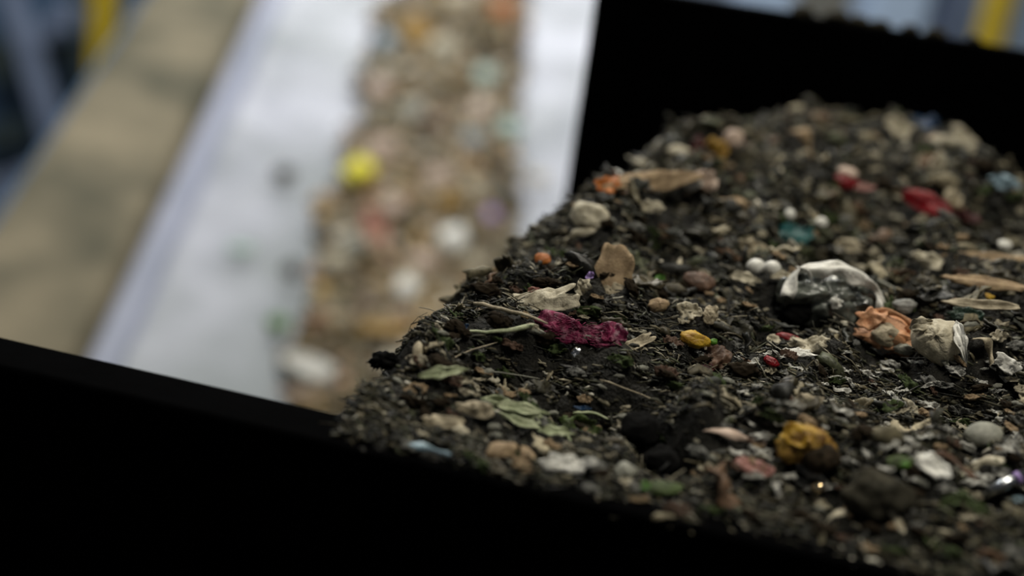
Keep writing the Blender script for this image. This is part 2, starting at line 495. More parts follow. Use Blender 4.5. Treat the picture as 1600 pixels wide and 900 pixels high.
def scatter(N, seed, Lr, Wr, Hr, lift, align, tilt, sr=(-.06, .97), tr=(-.046, .9), bendr=.12, qmax=.10, bias=None, clear=0, raw=False):
    r = np.random.default_rng(seed)
    s = r.uniform(*sr, N * 2); t = tr[0] + (tr[1] - tr[0]) * r.uniform(0, 1, N * 2) ** 1.35
    q0 = sdist(s, t); ok = q0 < qmax
    ok &= ~((t < .03) & (q0 > .004))
    if clear:      # leave the pieces lying on top mostly uncovered
        cov = np.zeros(len(s), bool)
        for (a, b, hs, ht) in ITEMS: cov |= (np.abs(s - a) < hs) & (t - b > -ht * .8) & (t - b < ht * .6)
        ok &= ~(cov & (r.uniform(0, 1, len(s)) < clear))
    if bias is not None: ok &= bias(s, t, r)
    s = s[ok][:N]; t = t[ok][:N]; N = len(s)
    z = height(s, t, False); e = .004
    gs = (height(s + e, t, False) - z) / e; gt = (height(s, t + e, False) - z) / e
    gs = np.clip(gs, -1.6, 1.6); gt = np.clip(gt, -1.6, 1.6)
    nn = unitN(-gs[:, None] * E1 - gt[:, None] * E2 + EZ)
    # most pieces lie along the belt's travel
    ang = r.normal(0, 1, N) * align
    d = np.cos(ang)[:, None] * E1 + np.sin(ang)[:, None] * E2
    rnd = r.normal(0, tilt, (N, 3)); up = unitN(nn + rnd)
    d = unitN(d - up * np.sum(d * up, 1)[:, None]); sd = np.cross(up, d)
    L = np.exp(r.uniform(math.log(Lr[0]), math.log(Lr[1]), N)); W = np.exp(r.uniform(math.log(Wr[0]), math.log(Wr[1]), N)); W = np.minimum(W, L)
    H = r.uniform(*Hr, N); z = z + .0
    P = O1 + s[:, None] * E1 + t[:, None] * E2 + (z + r.uniform(*lift, N))[:, None] * EZ
    if raw: return (s, t), d, sd, up, P
    return shreds(P, d, sd, up, L, W, H, r.normal(0, bendr, N), seed + 1)


DARK = [(0, (.006, .006, .004)), (.25, (.018, .018, .010)), (.42, (.036, .034, .017)), (.56, (.06, .050, .026)), (.64, (.010, .011, .008)),
        (.74, (.10, .085, .05)), (.82, (.055, .06, .03)), (.88, (.17, .15, .10)), (.94, (.30, .27, .19)), (.98, (.45, .43, .36))]
M_dark = island_mat('shredded_compost', DARK, (.36, .85), .35)


# ------------------------------------------------------------------ item shapes (unit size, x long, y across, z up)
def g_sheet(seed, nx=18, ny=12, crumple=.22, curl=0., th=.04, rag=.25, aspect=.5, freq=.5):
    r = np.random.default_rng(seed); a0 = r.uniform(0, 6.28)
    X, Y = np.meshgrid(np.linspace(-1, 1, nx), np.linspace(-1, 1, ny))
    # squash the square to a ragged blob
    ang = np.arctan2(Y, X); rad = np.maximum(np.abs(X), np.abs(Y))
    prof = 1 - .12 * (1 - np.abs(np.cos(2 * ang))) + rag * vnoise(np.cos(ang) * 1.6 + a0, np.sin(ang) * 1.6, .6, seed)
    sq = .6
    xx = (X * (1 - sq) + rad * np.cos(ang) * sq) * prof; yy = (Y * (1 - sq) + rad * np.sin(ang) * sq) * prof * aspect
    zz = crumple * (vnoise(xx, yy, freq, seed + 3) * .6 + .35 * np.abs(vnoise(xx, yy, freq * .45, seed + 4)) + .2 * vnoise(xx, yy, freq * .2, seed + 5))
    zz = zz + curl * (yy / aspect) ** 2
    top = np.stack([xx, yy, zz], -1).reshape(-1, 3) * .5; bot = top.copy(); bot[:, 2] -= th * .5
    V = np.concatenate([top, bot]); F = []
    n = nx * ny
    for j in range(ny - 1):
        for i in range(nx - 1):
            a = j * nx + i; F.append((a, a + 1, a + nx + 1, a + nx)); F.append((n + a, n + a + nx, n + a + nx + 1, n + a + 1))
    rim = [i for i in range(nx)] + [j * nx + nx - 1 for j in range(1, ny)] + [(ny - 1) * nx + i for i in range(nx - 2, -1, -1)] + [j * nx for j in range(ny - 2, 0, -1)]
    for a, b in zip(rim, rim[1:] + rim[:1]): F.append((a, n + a, n + b, b))
    return V, F


def g_lump(seed, rough=.22, asp=(1, .7, .6), nu=30, nv=20, freq=.7):
    V = []; F = []
    for j in range(nv + 1):
        th = math.pi * j / nv
        for i in range(nu):
            ph = 2 * math.pi * i / nu
            V.append((math.sin(th) * math.cos(ph), math.sin(th) * math.sin(ph), math.cos(th)))
    V = np.array(V)
    d = 1 + rough * (vnoise(V[:, 0] + V[:, 2] * .7, V[:, 1] - V[:, 2] * .6, freq, seed) + .5 * vnoise(V[:, 0] - V[:, 2], V[:, 1] + V[:, 2], freq * .4, seed + 1) + .3 * vnoise(V[:, 0] + V[:, 2] * 1.3, V[:, 1] * 1.1 - V[:, 2], freq * .17, seed + 2))
    V = V * d[:, None] * np.array(asp) * .5
    for j in range(nv):
        for i in range(nu):
            a = j * nu + i; b = j * nu + (i + 1) % nu; F.append((a, b, b + nu, a + nu))
    return list(V), F


def g_stick(seed, bend=.06, r0=.03, r1=.018, n=9, sides=7):
    r = np.random.default_rng(seed); P = []; 
    for i in range(n):
        k = i / (n - 1); P.append((k - .5, bend * math.sin(k * math.pi) + r.normal(0, .006), r.normal(0, .005)))
    rad = [r0 + (r1 - r0) * i / (n - 1) for i in range(n)]; rad[0] *= .7; rad[-1] *= .5
    return tube(P, rad, sides)


def g_leaf(seed, asp=.4, curl=.25, wav=.06, th=.02, n=16, m=8, pw=.8):
    V = []; F = []
    for layer in (0, 1):
        for i in range(n + 1):
            k = i / n; w = max(.02, math.sin(math.pi * min(1, max(0, k)) ** pw)) * asp * (1 + .18 * math.sin(k * 17 + seed))
            for j in range(m + 1):
                y = (j / m - .5) * w
                z = curl * (abs(j / m - .5) * 2) ** 2 * w * .8 + .12 * math.sin(k * math.pi) + wav * math.sin(k * 11 + seed) * math.sin(j * 1.9 + seed) - layer * th
                V.append((k - .5, y, z))
    L = (n + 1) * (m + 1)
    for i in range(n):
        for j in range(m):
            a = i * (m + 1) + j; F.append((a, a + m + 1, a + m + 2, a + 1)); F.append((L + a, L + a + 1, L + a + m + 2, L + a + m + 1))
    for i in range(n):
        a = i * (m + 1); F.append((a, L + a, L + a + m + 1, a + m + 1)); a += m; F.append((a, a + m + 1, L + a + m + 1, L + a))
    for j in range(m):
        F.append((j, j + 1, L + j + 1, L + j)); a = n * (m + 1) + j; F.append((a, L + a, L + a + 1, a + 1))
    return V, F


def g_cup(seed, depth=.55, asp=.75, th=.035, arc=1.0, rough=.12):
    """curled shell / peel: part of a hollow bowl with a ragged rim"""
    nu, nv = 26, 9; V = []; F = []
    for layer in (0, 1):
        for j in range(nv + 1):
            for i in range(nu):
                ph = 2 * math.pi * i / nu
                rim = 1 + .25 * float(vnoise(math.cos(ph) * 2 + seed, math.sin(ph) * 2, .8, seed))
                th_ = (j / nv) * 1.35 * arc * rim; rr = 1 - layer * th * 2
                rr *= 1 + rough * float(vnoise(math.cos(ph) * 2 + j * .2, math.sin(ph) * 2 + j * .15, .5, seed + 2))
                V.append((math.sin(th_) * math.cos(ph) * rr * .5, math.sin(th_) * math.sin(ph) * rr * .5 * asp, math.cos(th_) * rr * depth * .9 - .2))
    L = nu * (nv + 1)
    for j in range(nv):
        for i in range(nu):
            a = j * nu + i; b = j * nu + (i + 1) % nu
            F.append((a, a + nu, b + nu, b)); F.append((L + a, L + b, L + b + nu, L + a + nu))
    for i in range(nu):
        a = nv * nu + i; b = nv * nu + (i + 1) % nu; F.append((a, L + a, L + b, b))
    return V, F


def g_strip(seed, asp=.2, bend=.15, twist=.8, th=.03, n=20):
    r = np.random.default_rng(seed); V = []; F = []
    f1 = r.uniform(2, 5)
    for i in range(n + 1):
        k = i / n; w = asp * (.75 + .3 * math.sin(k * 9 + seed)) * (1 if .06 < k < .94 else .7) / 2; a = twist * math.sin(k * f1 + seed)
        c = np.array([k - .5, bend * math.sin(k * math.pi * 1.3), .06 * math.sin(k * f1 * 1.7)])
        sd = np.array([0, math.cos(a), math.sin(a)]); up = np.array([0, -math.sin(a), math.cos(a)])
        V += [c + sd * w + up * th / 2, c - sd * w + up * th / 2, c - sd * w - up * th / 2, c + sd * w - up * th / 2]
    for i in range(n):
        for j in range(4): F.append((i * 4 + j, i * 4 + (j + 1) % 4, i * 4 + 4 + (j + 1) % 4, i * 4 + 4 + j))
    F.append((0, 1, 2, 3)); F.append((n * 4 + 3, n * 4 + 2, n * 4 + 1, n * 4))
    return V, F


def g_tuft(seed, n=70):
    r = np.random.default_rng(seed); m = MB()
    V, F = g_lump(seed, .5, (.9, .45, .5)); m.add(V, F)
    for i in range(n):
        a = r.normal(0, 1, 3); a = unit(a) * np.array([.42, .2, .22]); b = a * r.uniform(1.15, 1.5) + r.normal(0, .04, 3)
        m.tube([a * .6, (a + b) / 2 + r.normal(0, .02, 3), b], [.035, .025, .01], 5)
    return m.V, m.F


def g_fluff(seed, n=160, asp=.32):
    """ragged pulled-apart cloth: crumpled sheet plus loose threads"""
    V, F = g_sheet(seed, 30, 16, .3, 0, .07, .75, asp, .3); m = MB(); m.add(V, F)
    r = np.random.default_rng(seed)
    for i in range(n):
        x = r.uniform(-.48, .46); y = r.uniform(-.5, .5) * asp * .9; z = r.uniform(.0, .1)
        a = np.array([x, y, z]); b = a + np.array([r.uniform(.04, .13), r.normal(0, .02), r.normal(.01, .02)])
        m.tube([a, (a + b) / 2 + np.array([0, 0, .012]), b], [.006, .006, .003], 4)
    return m.V, m.F


def g_bag(seed):
    """crumpled shiny film draped like a tent"""
    nx = ny = 34; V = []; F = []
    X, Y = np.meshgrid(np.linspace(-1, 1, nx), np.linspace(-1, 1, ny)); rr = np.hypot(X, Y * 1.05); sq = np.where(rr > 0, np.maximum(abs(X), abs(Y)) / (rr + 1e-9), 1)
    X = X * sq; Y = Y * sq
    Z = .42 * np.sqrt(np.clip(1 - .85 * rr ** 2, 0, 1)) + .16 * np.abs(vnoise(X, Y, .45, seed)) + .09 * vnoise(X, Y, .2, seed + 1) + .04 * vnoise(X, Y, .09, seed + 2)
    ang = np.arctan2(Y, X); Z += .05 * np.sin(ang * 9) * rr
    top = np.stack([X * .5, Y * .34, Z * .55 - .12], -1).reshape(-1, 3); bot = top - np.array([0, 0, .012]); V = np.concatenate([top, bot]); n = nx * ny
    for j in range(ny - 1):
        for i in range(nx - 1):
            a = j * nx + i; F.append((a, a + 1, a + nx + 1, a + nx)); F.append((n + a, n + a + nx, n + a + nx + 1, n + a + 1))
    rim = [i for i in range(nx)] + [j * nx + nx - 1 for j in range(1, ny)] + [(ny - 1) * nx + i for i in range(nx - 2, -1, -1)] + [j * nx for j in range(ny - 2, 0, -1)]
    for a, b in zip(rim, rim[1:] + rim[:1]): F.append((a, n + a, n + b, b))
    return V, F


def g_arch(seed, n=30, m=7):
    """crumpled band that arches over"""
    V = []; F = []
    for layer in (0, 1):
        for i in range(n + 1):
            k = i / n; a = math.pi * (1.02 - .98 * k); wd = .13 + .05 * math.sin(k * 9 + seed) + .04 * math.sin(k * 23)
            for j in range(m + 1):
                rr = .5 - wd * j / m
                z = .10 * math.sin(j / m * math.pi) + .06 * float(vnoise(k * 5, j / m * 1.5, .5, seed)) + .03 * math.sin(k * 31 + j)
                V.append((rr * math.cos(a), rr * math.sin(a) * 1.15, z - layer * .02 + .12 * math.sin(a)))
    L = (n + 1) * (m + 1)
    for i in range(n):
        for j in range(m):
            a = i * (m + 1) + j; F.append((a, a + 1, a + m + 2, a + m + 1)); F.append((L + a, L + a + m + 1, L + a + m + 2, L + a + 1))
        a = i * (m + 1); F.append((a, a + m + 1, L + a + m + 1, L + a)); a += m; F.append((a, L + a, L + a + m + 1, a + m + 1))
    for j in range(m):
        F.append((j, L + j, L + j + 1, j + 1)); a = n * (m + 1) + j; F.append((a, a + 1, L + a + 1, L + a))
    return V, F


def g_tube(seed):
    m = MB(); n = 20
    for (ra, rb) in ((.11, .085),):
        V = []; F = []
        for x_, rr in ((-.5, ra), (.5, ra), (.5, rb), (-.5, rb)):
            for k in range(n): V.append((x_, rr * math.cos(2 * math.pi * k / n), rr * math.sin(2 * math.pi * k / n)))
        for q in range(4):
            for k in range(n): a = q * n + k; b = q * n + (k + 1) % n; c = ((q + 1) % 4) * n; F.append((a, b, c + (k + 1) % n, c + k))
        m.add(V, F)
    return m.V, m.F


GEO = dict(sheet=g_sheet, lump=g_lump, stick=g_stick, leaf=g_leaf, cup=g_cup, strip=g_strip, tuft=g_tuft, fluff=g_fluff, bag=g_bag, arch=g_arch, tube=g_tube)

# material palette for items
def col(name):
    P = {
        'magenta': ((.21, .012, .065), (.06, .003, .02), .5), 'red': ((.30, .004, .012), (.12, .003, .006), .4), 'darkred': ((.07, .006, .006), (.03, .004, .004), .5),
        'pink': ((.42, .20, .17), (.25, .11, .09), .5), 'palepink': ((.58, .45, .37), (.38, .28, .22), .6), 'white': ((.82, .81, .76), (.58, .57, .52), .45),
        'cream': ((.55, .50, .38), (.36, .32, .23), .6), 'tan': ((.36, .26, .15), (.22, .15, .085), .7), 'beige': ((.44, .38, .27), (.25, .21, .14), .7),
        'orange': ((.50, .16, .025), (.30, .09, .02), .5), 'peel': ((.62, .34, .19), (.44, .20, .09), .55), 'brown': ((.13, .07, .042), (.06, .032, .02), .6),
        'darkbrown': ((.04, .028, .017), (.014, .011, .007), .9), 'yellow': ((.60, .38, .03), (.28, .14, .012), .5), 'brightyellow': ((.85, .78, .05), (.75, .66, .04), .5),
        'ochre': ((.40, .24, .035), (.15, .07, .01), .65), 'teal': ((.004, .11, .11), (.002, .06, .065), .4), 'blue': ((.01, .05, .13), (.005, .025, .07), .4),
        'paleblue': ((.30, .42, .5), (.2, .3, .36), .35), 'purple': ((.35, .25, .55), (.25, .16, .4), .4), 'green': ((.07, .20, .008), (.03, .10, .004), .5),
        'palegreen': ((.52, .56, .36), (.32, .37, .21), .5), 'moss': ((.06, .095, .02), (.03, .045, .012), .7), 'darkgreen': ((.012, .035, .02), (.006, .018, .01), .5),
        'black': ((.004, .004, .004), (.002, .002, .002), .95), 'grey': ((.24, .24, .22), (.13, .13, .12), .55), 'darkgrey': ((.055, .05, .036), (.018, .017, .012), .9),
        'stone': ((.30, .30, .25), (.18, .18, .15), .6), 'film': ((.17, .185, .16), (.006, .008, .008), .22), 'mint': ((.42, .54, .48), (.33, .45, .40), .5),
        'salmon': ((.62, .28, .22), (.45, .18, .14), .5), 'bluegrey': ((.25, .33, .38), (.16, .22, .26), .5), 'dust': ((.33, .27, .19), (.2, .16, .11), .8),
    }[name]
    return pmat('scrap_' + name, P[0], P[1], rough=P[2], scale=70 if name == 'film' else 130, bump=.6, bscale=600, bdist=.0012, spec=.12 if P[2] > .8 else .45, coat=.6 if name == 'film' else 0)


M_metal = pmat('dull_metal', (.6, .62, .65), (.45, .47, .5), rough=.25, metal=1, scale=40, bump=.1)
M_glint = pmat('painted_glint', (.95, .75, .45), (.95, .7, .4), rough=.12, spec=.8, metal=1, scale=40, bump=0, coat=1)  # the bead's glint is put into a bright warm metal colour


def to_cam(P): return unit(CAM - P)


def frame_at(P, nrm, px, py, ang, k):
    """orthonormal frame on a surface: x along the on-screen angle (deg, 0 = right, positive = clockwise), z between normal and viewer"""
    a = R(ang); d = float(np.linalg.norm(P - CAM))
    up = unit(nrm * (1 - k) + to_cam(P) * k)
    r1 = ray(px, py); r2 = ray(px + 40 * math.cos(a), py + 40 * math.sin(a))
    x = unit(np.cross(up, np.cross(r1, r2)))
    if x @ (r2 - r1) < 0: x = -x
    y = np.cross(up, x)
    return x, y, up, d


def mound_normal(s, t):
    e = .012; z = lambda a, b: float(height(a, b, False))
    gs = (z(s + e, t) - z(s - e, t)) / (2 * e); gt = (z(s, t + e) - z(s, t - e)) / (2 * e)
    gs = max(-1, min(1, gs)); gt = max(-1, min(1, gt))
    return unit(-gs * E1 - gt * E2 + EZ)


def place(name, shape, colname, px, py, wpx, hpx, ang, label, cat, kz=.6, sink=.25, seed=None, k=.45, where='mound', opts=None, parts=(), group=None, zf=1.0):
    seed = seed if seed is not None else int(px * 7 + py * 13) % 9973
    if where == 'mound':
        P, s, t = hit(px, py); nrm = mound_normal(s, t)
    else:
        P, nrm = hit2(px, py)
    x, y, up, d = frame_at(P, nrm, px, py, ang, k)
    L = wpx * d / FPX; Wd = hpx * d / FPX
    if where == 'mound':
        ca, sa = abs(math.cos(R(ang))), abs(math.sin(R(ang)))
        ITEMS.append((s, t, (L * ca + Wd * sa) * .5, min(.045, (Wd * ca + L * sa) * .8 + .004)))
    V, F = GEO[shape](seed, **(opts or {}))
    V = np.asarray(V, float)
    ext = V.max(0) - V.min(0); V = V - (V.max(0) + V.min(0)) / 2
    sz = min(L, Wd) * kz / max(ext[2], 1e-6) if kz else L
    sx, sy = L / ext[0], Wd / ext[1]
    V = V * np.array([sx, sy, sz * zf])
    zs = (V[:, 2].max() - V[:, 2].min())
    off = up * (zs * (.5 - sink)) + unit(nrm) * (.007 if where == 'mound' else .022)
    M = np.stack([x, y, up], 1)
    root_loc = P + off
    Mat = Matrix(((x[0], y[0], up[0], root_loc[0]), (x[1], y[1], up[1], root_loc[1]), (x[2], y[2], up[2], root_loc[2]), (0, 0, 0, 1)))
    mat = colname if not isinstance(colname, str) else col(colname)
    o = mesh_obj(name, V, F, mat); o.matrix_world = Mat
    tag(o, label, cat, group)
    for (pn, psh, pc_, (dx, dy, dz), (fx, fy, fz), pang) in parts:     # child parts, offsets and sizes as fractions of L, W, zs
        V2, F2 = GEO[psh](seed + 5); V2 = np.asarray(V2, float); e2 = V2.max(0) - V2.min(0); V2 = (V2 - (V2.max(0) + V2.min(0)) / 2) / e2 * np.array([fx * L, fy * Wd, fz * zs])
        ca, sa = math.cos(R(pang)), math.sin(R(pang)); V2 = V2 @ np.array([[ca, sa, 0], [-sa, ca, 0], [0, 0, 1]]) + np.array([dx * L, dy * Wd, dz * zs])
        mesh_obj(pn, V2, F2, pc_ if not isinstance(pc_, str) else col(pc_), o)
    return o


# (angles: positive = tilting down to the right on screen)
I = place
# --- the sharp zone, left to right
I('cloth_scrap', 'fluff', 'magenta', 900, 530, 146, 50, 10, 'shaggy magenta cloth scrap, the biggest red piece in the middle of the mound', 'cloth', k=.6, kz=.5, parts=[('loose_end', 'sheet', 'magenta', (.38, .1, .1), (.3, .7, .8), 25)])
I('twig', 'stick', 'beige', 800, 503, 122, 9, 15, 'long pale twig poking out left of the magenta cloth scrap', 'twig', k=.3, kz=.9, sink=-1.0, opts=dict(bend=.03), seed=4)
I('stem', 'stick', 'palegreen', 775, 524, 120, 12, -4, 'grey-green plant stem lying below the long pale twig', 'stem', k=.3, kz=.8, opts=dict(bend=-.05, r0=.01, r1=.035), seed=5)
I('paper_scrap', 'sheet', 'cream', 852, 483, 112, 42, -8, 'crumpled cream paper scrap above the magenta cloth', 'paper', k=.55, opts=dict(crumple=.35, rag=.4), parts=[('torn_strip', 'strip', 'cream', (-.35, .3, .1), (.5, .2, .5), 20)])
I('card_scrap', 'sheet', 'tan', 955, 438, 66, 92, 12, 'tan folded card scrap standing upright behind the cream paper', 'card', k=.85, kz=.3, opts=dict(crumple=.08, rag=.16, aspect=.9), sink=.1, parts=[('folded_flap', 'sheet', 'beige', (.1, -.3, .5), (.8, .3, .6), 4)])
I('film_scrap', 'sheet', 'purple', 917, 440, 16, 12, -30, 'tiny purple film scrap left of the tan folded card', 'plastic scrap', k=.8, sink=-.3)
I('paper_scrap', 'sheet', 'cream', 908, 455, 32, 24, -40, 'small cream paper bit under the tiny purple scrap', 'paper', k=.7)
I('carrot_scrap', 'lump', 'orange', 847, 420, 26, 22, 0, 'small orange vegetable chunk near the left shoulder of the mound', 'vegetable', k=.6)
I('film_scrap', 'sheet', 'pink', 838, 463, 24, 12, 10, 'small pink film scrap at the left end of the cream paper', 'plastic scrap', k=.6, sink=0)
I('film_scrap', 'sheet', 'blue', 717, 523, 22, 12, -25, 'small blue film scrap on the left flank near the stem', 'plastic scrap', k=.6, sink=0)
I('fibre_tuft', 'tuft', 'black', 614, 578, 56, 36, -12, 'black bristly tuft sticking up at the left end of the mound', 'fibre tuft', k=.6, kz=.7, sink=-.1)
I('leek_scrap', 'leaf', 'palegreen', 690, 590, 84, 22, -8, 'pale green leek tip near the left end of the mound', 'vegetable', k=.6, kz=.7)
I('plant_stem', 'stick', 'beige', 660, 566, 16, 44, 0, 'short upright beige stalk right of the black bristly tuft', 'stem', k=.6, opts=dict(bend=.1, r0=.25, r1=.3))
I('bark_sliver', 'sheet', 'beige', 990, 549, 62, 20, -18, 'beige bark sliver touching the right end of the magenta cloth', 'bark', k=.5, opts=dict(aspect=.35))
I('foil_scrap', 'sheet', 'white', 968, 535, 24, 20, -5, 'small white paper tip between magenta cloth and bark sliver', 'paper', k=.5)
I('glitter_scrap', 'sheet', M_metal, 905, 560, 18, 12, -40, 'tiny silvery foil glint below the magenta cloth', 'foil', k=.5, sink=-.2)
I('petal', 'cup', 'tan', 1024, 487, 36, 24, -10, 'small tan curled petal above the bark sliver', 'petal', k=.6)
I('leaf_scrap', 'leaf', 'green', 1029, 451, 22, 20, 60, 'bright green leaf bit right of the upright tan card', 'leaf', k=.7, sink=0)
I('chestnut_scrap', 'lump', 'brown', 1090, 456, 52, 34, 18, 'brown rounded nut-like lump right of the bright green leaf bit', 'food scrap', k=.5, sink=.2)
I('paper_scrap', 'sheet', 'cream', 1074, 497, 42, 28, 10, 'torn cream paper flake below the brown rounded lump', 'paper', k=.6)
I('card_scrap', 'sheet', 'beige', 1100, 500, 34, 26, -45, 'beige card flake right of the torn cream flake', 'card', k=.6)
I('pepper_scrap', 'lump', 'yellow', 1077, 540, 52, 28, 14, 'yellow-orange pepper piece with a green end in the middle of the mound', 'vegetable', k=.6, sink=.1, parts=[('green_end', 'lump', 'green', (.52, .1, 0), (.3, .4, .6), 20)])
I('skin_scrap', 'sheet', 'brown', 1118, 568, 42, 44, 30, 'reddish brown skin scrap right of the yellow pepper piece', 'food scrap', k=.6)
I('skin_scrap', 'sheet', 'darkred', 1092, 586, 34, 16, 0, 'dark red skin sliver under the reddish brown scrap', 'food scrap', k=.5)
I('berry_skin', 'lump', 'red', 1230, 538, 38, 13, 12, 'glossy red berry skin left of the white crumbly patch', 'food scrap', k=.6, sink=.1)
I('berry_skin', 'lump', 'red', 1203, 574, 26, 15, 20, 'small glossy red berry skin below the larger one', 'food scrap', k=.6, sink=.1)
I('bread_scrap', 'sheet', 'cream', 1270, 552, 76, 34, 8, 'white crumbly paper mass beside the red berry skin', 'paper', k=.5, opts=dict(crumple=.4, rag=.5, freq=.3), sink=.1)
I('paper_scrap', 'sheet', 'white', 1243, 566, 56, 16, 6, 'flat white paper sliver under the white crumbly mass', 'paper', k=.5, sink=0)
I('paper_scrap', 'sheet', 'cream', 1202, 542, 24, 22, -45, 'cream paper tip left of the glossy red skin', 'paper', k=.6)
I('film_bag', 'bag', 'film', 1276, 484, 170, 96, 14, 'crumpled glossy dark film bag with highlights coloured into white folds right of centre', 'plastic bag', k=.55, kz=.75, sink=.15, parts=[('highlight_rim', 'arch', 'white', (.04, .12, .32), (1.02, .86, .4), -6), ('highlight_fold', 'strip', 'white', (-.28, .12, .38), (.30, .16, .3), -35), ('highlight_fold', 'sheet', 'white', (-.02, -.18, .42), (.10, .2, .2), 50)])  # white rim and folds paint the glossy film's highlights as coloured parts
I('dark_ball_and_void', 'lump', 'black', 1238, 492, 52, 46, 0, 'black round lump under the left of the glossy film bag', 'lump', k=.5, sink=0)
I('bottle_cap', 'cup', 'white', 1183, 430, 30, 26, 0, 'left one of two round white caps behind the film bag', 'cap', k=.6, sink=0, opts=dict(rough=.02))
I('bottle_cap', 'cup', 'white', 1206, 431, 28, 24, 0, 'right one of two round white caps behind the film bag', 'cap', k=.6, sink=0, opts=dict(rough=.02))
I('leaf_scrap', 'leaf', 'cream', 1168, 446, 52, 20, 12, 'pale dry leaf left of the film bag below the white caps', 'leaf', k=.5)
I('leaf_scrap', 'leaf', 'cream', 1218, 441, 40, 14, -5, 'cream dry leaf tucked at the top left of the film bag', 'leaf', k=.5, sink=-.2)
I('orange_peel', 'lump', 'peel', 1388, 540, 112, 66, 12, 'ragged orange citrus peel between the film bag and the pale husk', 'peel', k=.55, kz=.6, sink=.15, opts=dict(rough=.7), parts=[('pulp', 'lump', 'beige', (-.08, -.05, .25), (.4, .6, .7), 0), ('pulp', 'lump', 'stone', (.18, -.3, .2), (.3, .3, .5), 0), ('peel_edge', 'sheet', 'peel', (-.3, .25, .3), (.45, .5, .5), 30), ('peel_edge', 'strip', 'peel', (.1, .3, .2), (.8, .3, .5), -15), ('peel_edge', 'strip', 'peel', (.3, -.2, .2), (.6, .35, .5), -60)])
I('garlic_husk', 'cup', 'cream', 1468, 548, 80, 72, 0, 'pale translucent husk right of the ragged orange peel', 'husk', k=.6, kz=.6, sink=.1, parts=[('husk_blade', 'leaf', 'white', (.42, -.05, .2), (.85, .28, .6), -78), ('husk_blade', 'leaf', 'cream', (-.25, .3, .2), (.5, .35, .5), 10)])
I('peel_curl', 'strip', 'beige', 1532, 552, 44, 34, 40, 'small beige curl right of the pale translucent husk', 'peel', k=.6, opts=dict(asp=.5, bend=.4))
I('paper_scrap', 'sheet', 'white', 1560, 575, 44, 24, 30, 'white crumpled flake right of the beige curl', 'paper', k=.5)
# --- behind, getting soft
I('potato_chunk', 'lump', 'cream', 930, 352, 68, 46, 12, 'cream rounded food chunk high on the left shoulder of the mound', 'food scrap', k=.5, sink=.1)
I('potato_chunk', 'lump', 'cream', 918, 374, 44, 16, -10, 'cream flat slice just under the cream rounded chunk', 'food scrap', k=.5, sink=.1)
I('card_strip', 'sheet', 'tan', 1010, 295, 200, 34, -6, 'long tan card strip near the top left crest of the mound', 'card', k=.5, opts=dict(aspect=.3, crumple=.2), parts=[('torn_end', 'sheet', 'orange', (-.42, 0, .1), (.25, .9, .6), 0)])
I('paper_ball', 'lump', 'white', 1072, 294, 36, 28, 0, 'white round blob on the long tan card strip', 'paper', k=.5, sink=-.4)
I('pink_scrap', 'sheet', 'palepink', 1100, 288, 40, 32, 20, 'pale pink scrap at the right end of the long tan card', 'food scrap', k=.6)
I('shell_scrap', 'lump', 'white', 966, 276, 48, 28, -30, 'white shell-like bit on the crest near the black wall edge', 'shell', k=.5, sink=-.3)
I('shell_scrap', 'lump', 'cream', 1055, 249, 40, 22, 5, 'cream shell-like bit on the crest above the long tan card', 'shell', k=.5, sink=-.3)
I('leaf_scrap', 'sheet', 'ochre', 1112, 250, 48, 54, 20, 'ochre leaf scrap on the crest below the black wall', 'leaf', k=.7, parts=[('dark_edge', 'sheet', 'darkred', (-.4, 0, 0), (.5, .9, .8), 20)])
I('paper_ball', 'lump', 'palepink', 1138, 228, 34, 32, 0, 'pale pinkish ball right of the ochre leaf on the crest', 'paper', k=.5, sink=0)
I('peel_twist', 'strip', 'tan', 1250, 238, 66, 50, 40, 'tan twisted peel strip on the upper slope', 'peel', k=.6, opts=dict(asp=.35, bend=.3))
I('cloth_scrap', 'lump', 'red', 1312, 294, 36, 26, 10, 'red round scrap with a pale pink top on the upper slope', 'cloth', k=.6, sink=0, parts=[('pale_top', 'lump', 'palepink', (0, .55, .1), (.9, .8, 1), 0)])
I('film_scrap', 'sheet', 'pink', 1345, 300, 36, 12, 5, 'dusty pink sliver right of the red round scrap', 'plastic scrap', k=.6)
I('red_lid', 'sheet', 'red', 1452, 326, 76, 32, 20, 'bright red flat scrap near the upper right of the mound', 'plastic scrap', k=.7, kz=.4, opts=dict(rag=.15, crumple=.1), sink=0, parts=[('dark_tail', 'sheet', 'darkred', (.75, 0, -.1), (.7, .6, .8), 5)])
I('leaf_scrap', 'sheet', 'beige', 1487, 318, 32, 24, 40, 'beige flake at the right edge of the bright red scrap', 'leaf', k=.6)
I('teal_cap', 'sheet', 'teal', 1240, 376, 60, 34, 4, 'teal plastic scrap below two white beads on the slope', 'plastic scrap', k=.6, sink=.05)
I('white_bead', 'lump', 'white', 1230, 344, 17, 17, 0, 'left white bead above the teal scrap', 'bead', k=.5, sink=-.3, opts=dict(rough=.03, asp=(1, 1, 1)))
I('white_bead', 'lump', 'white', 1271, 357, 20, 17, 0, 'right white bead above the teal scrap', 'bead', k=.5, sink=-.3, opts=dict(rough=.03, asp=(1, 1, 1)))
I('film_scrap', 'sheet', 'blue', 1443, 199, 44, 30, 0, 'dark blue film scrap on the right crest', 'plastic scrap', k=.7, sink=0)
I('paper_scrap', 'sheet', 'cream', 1402, 212, 46, 32, 40, 'cream paper flake left of the dark blue scrap on the crest', 'paper', k=.7, sink=0)
I('paper_scrap', 'sheet', 'cream', 1502, 212, 54, 24, 48, 'cream paper flake on the right crest past the dark blue scrap', 'paper', k=.7, sink=0)
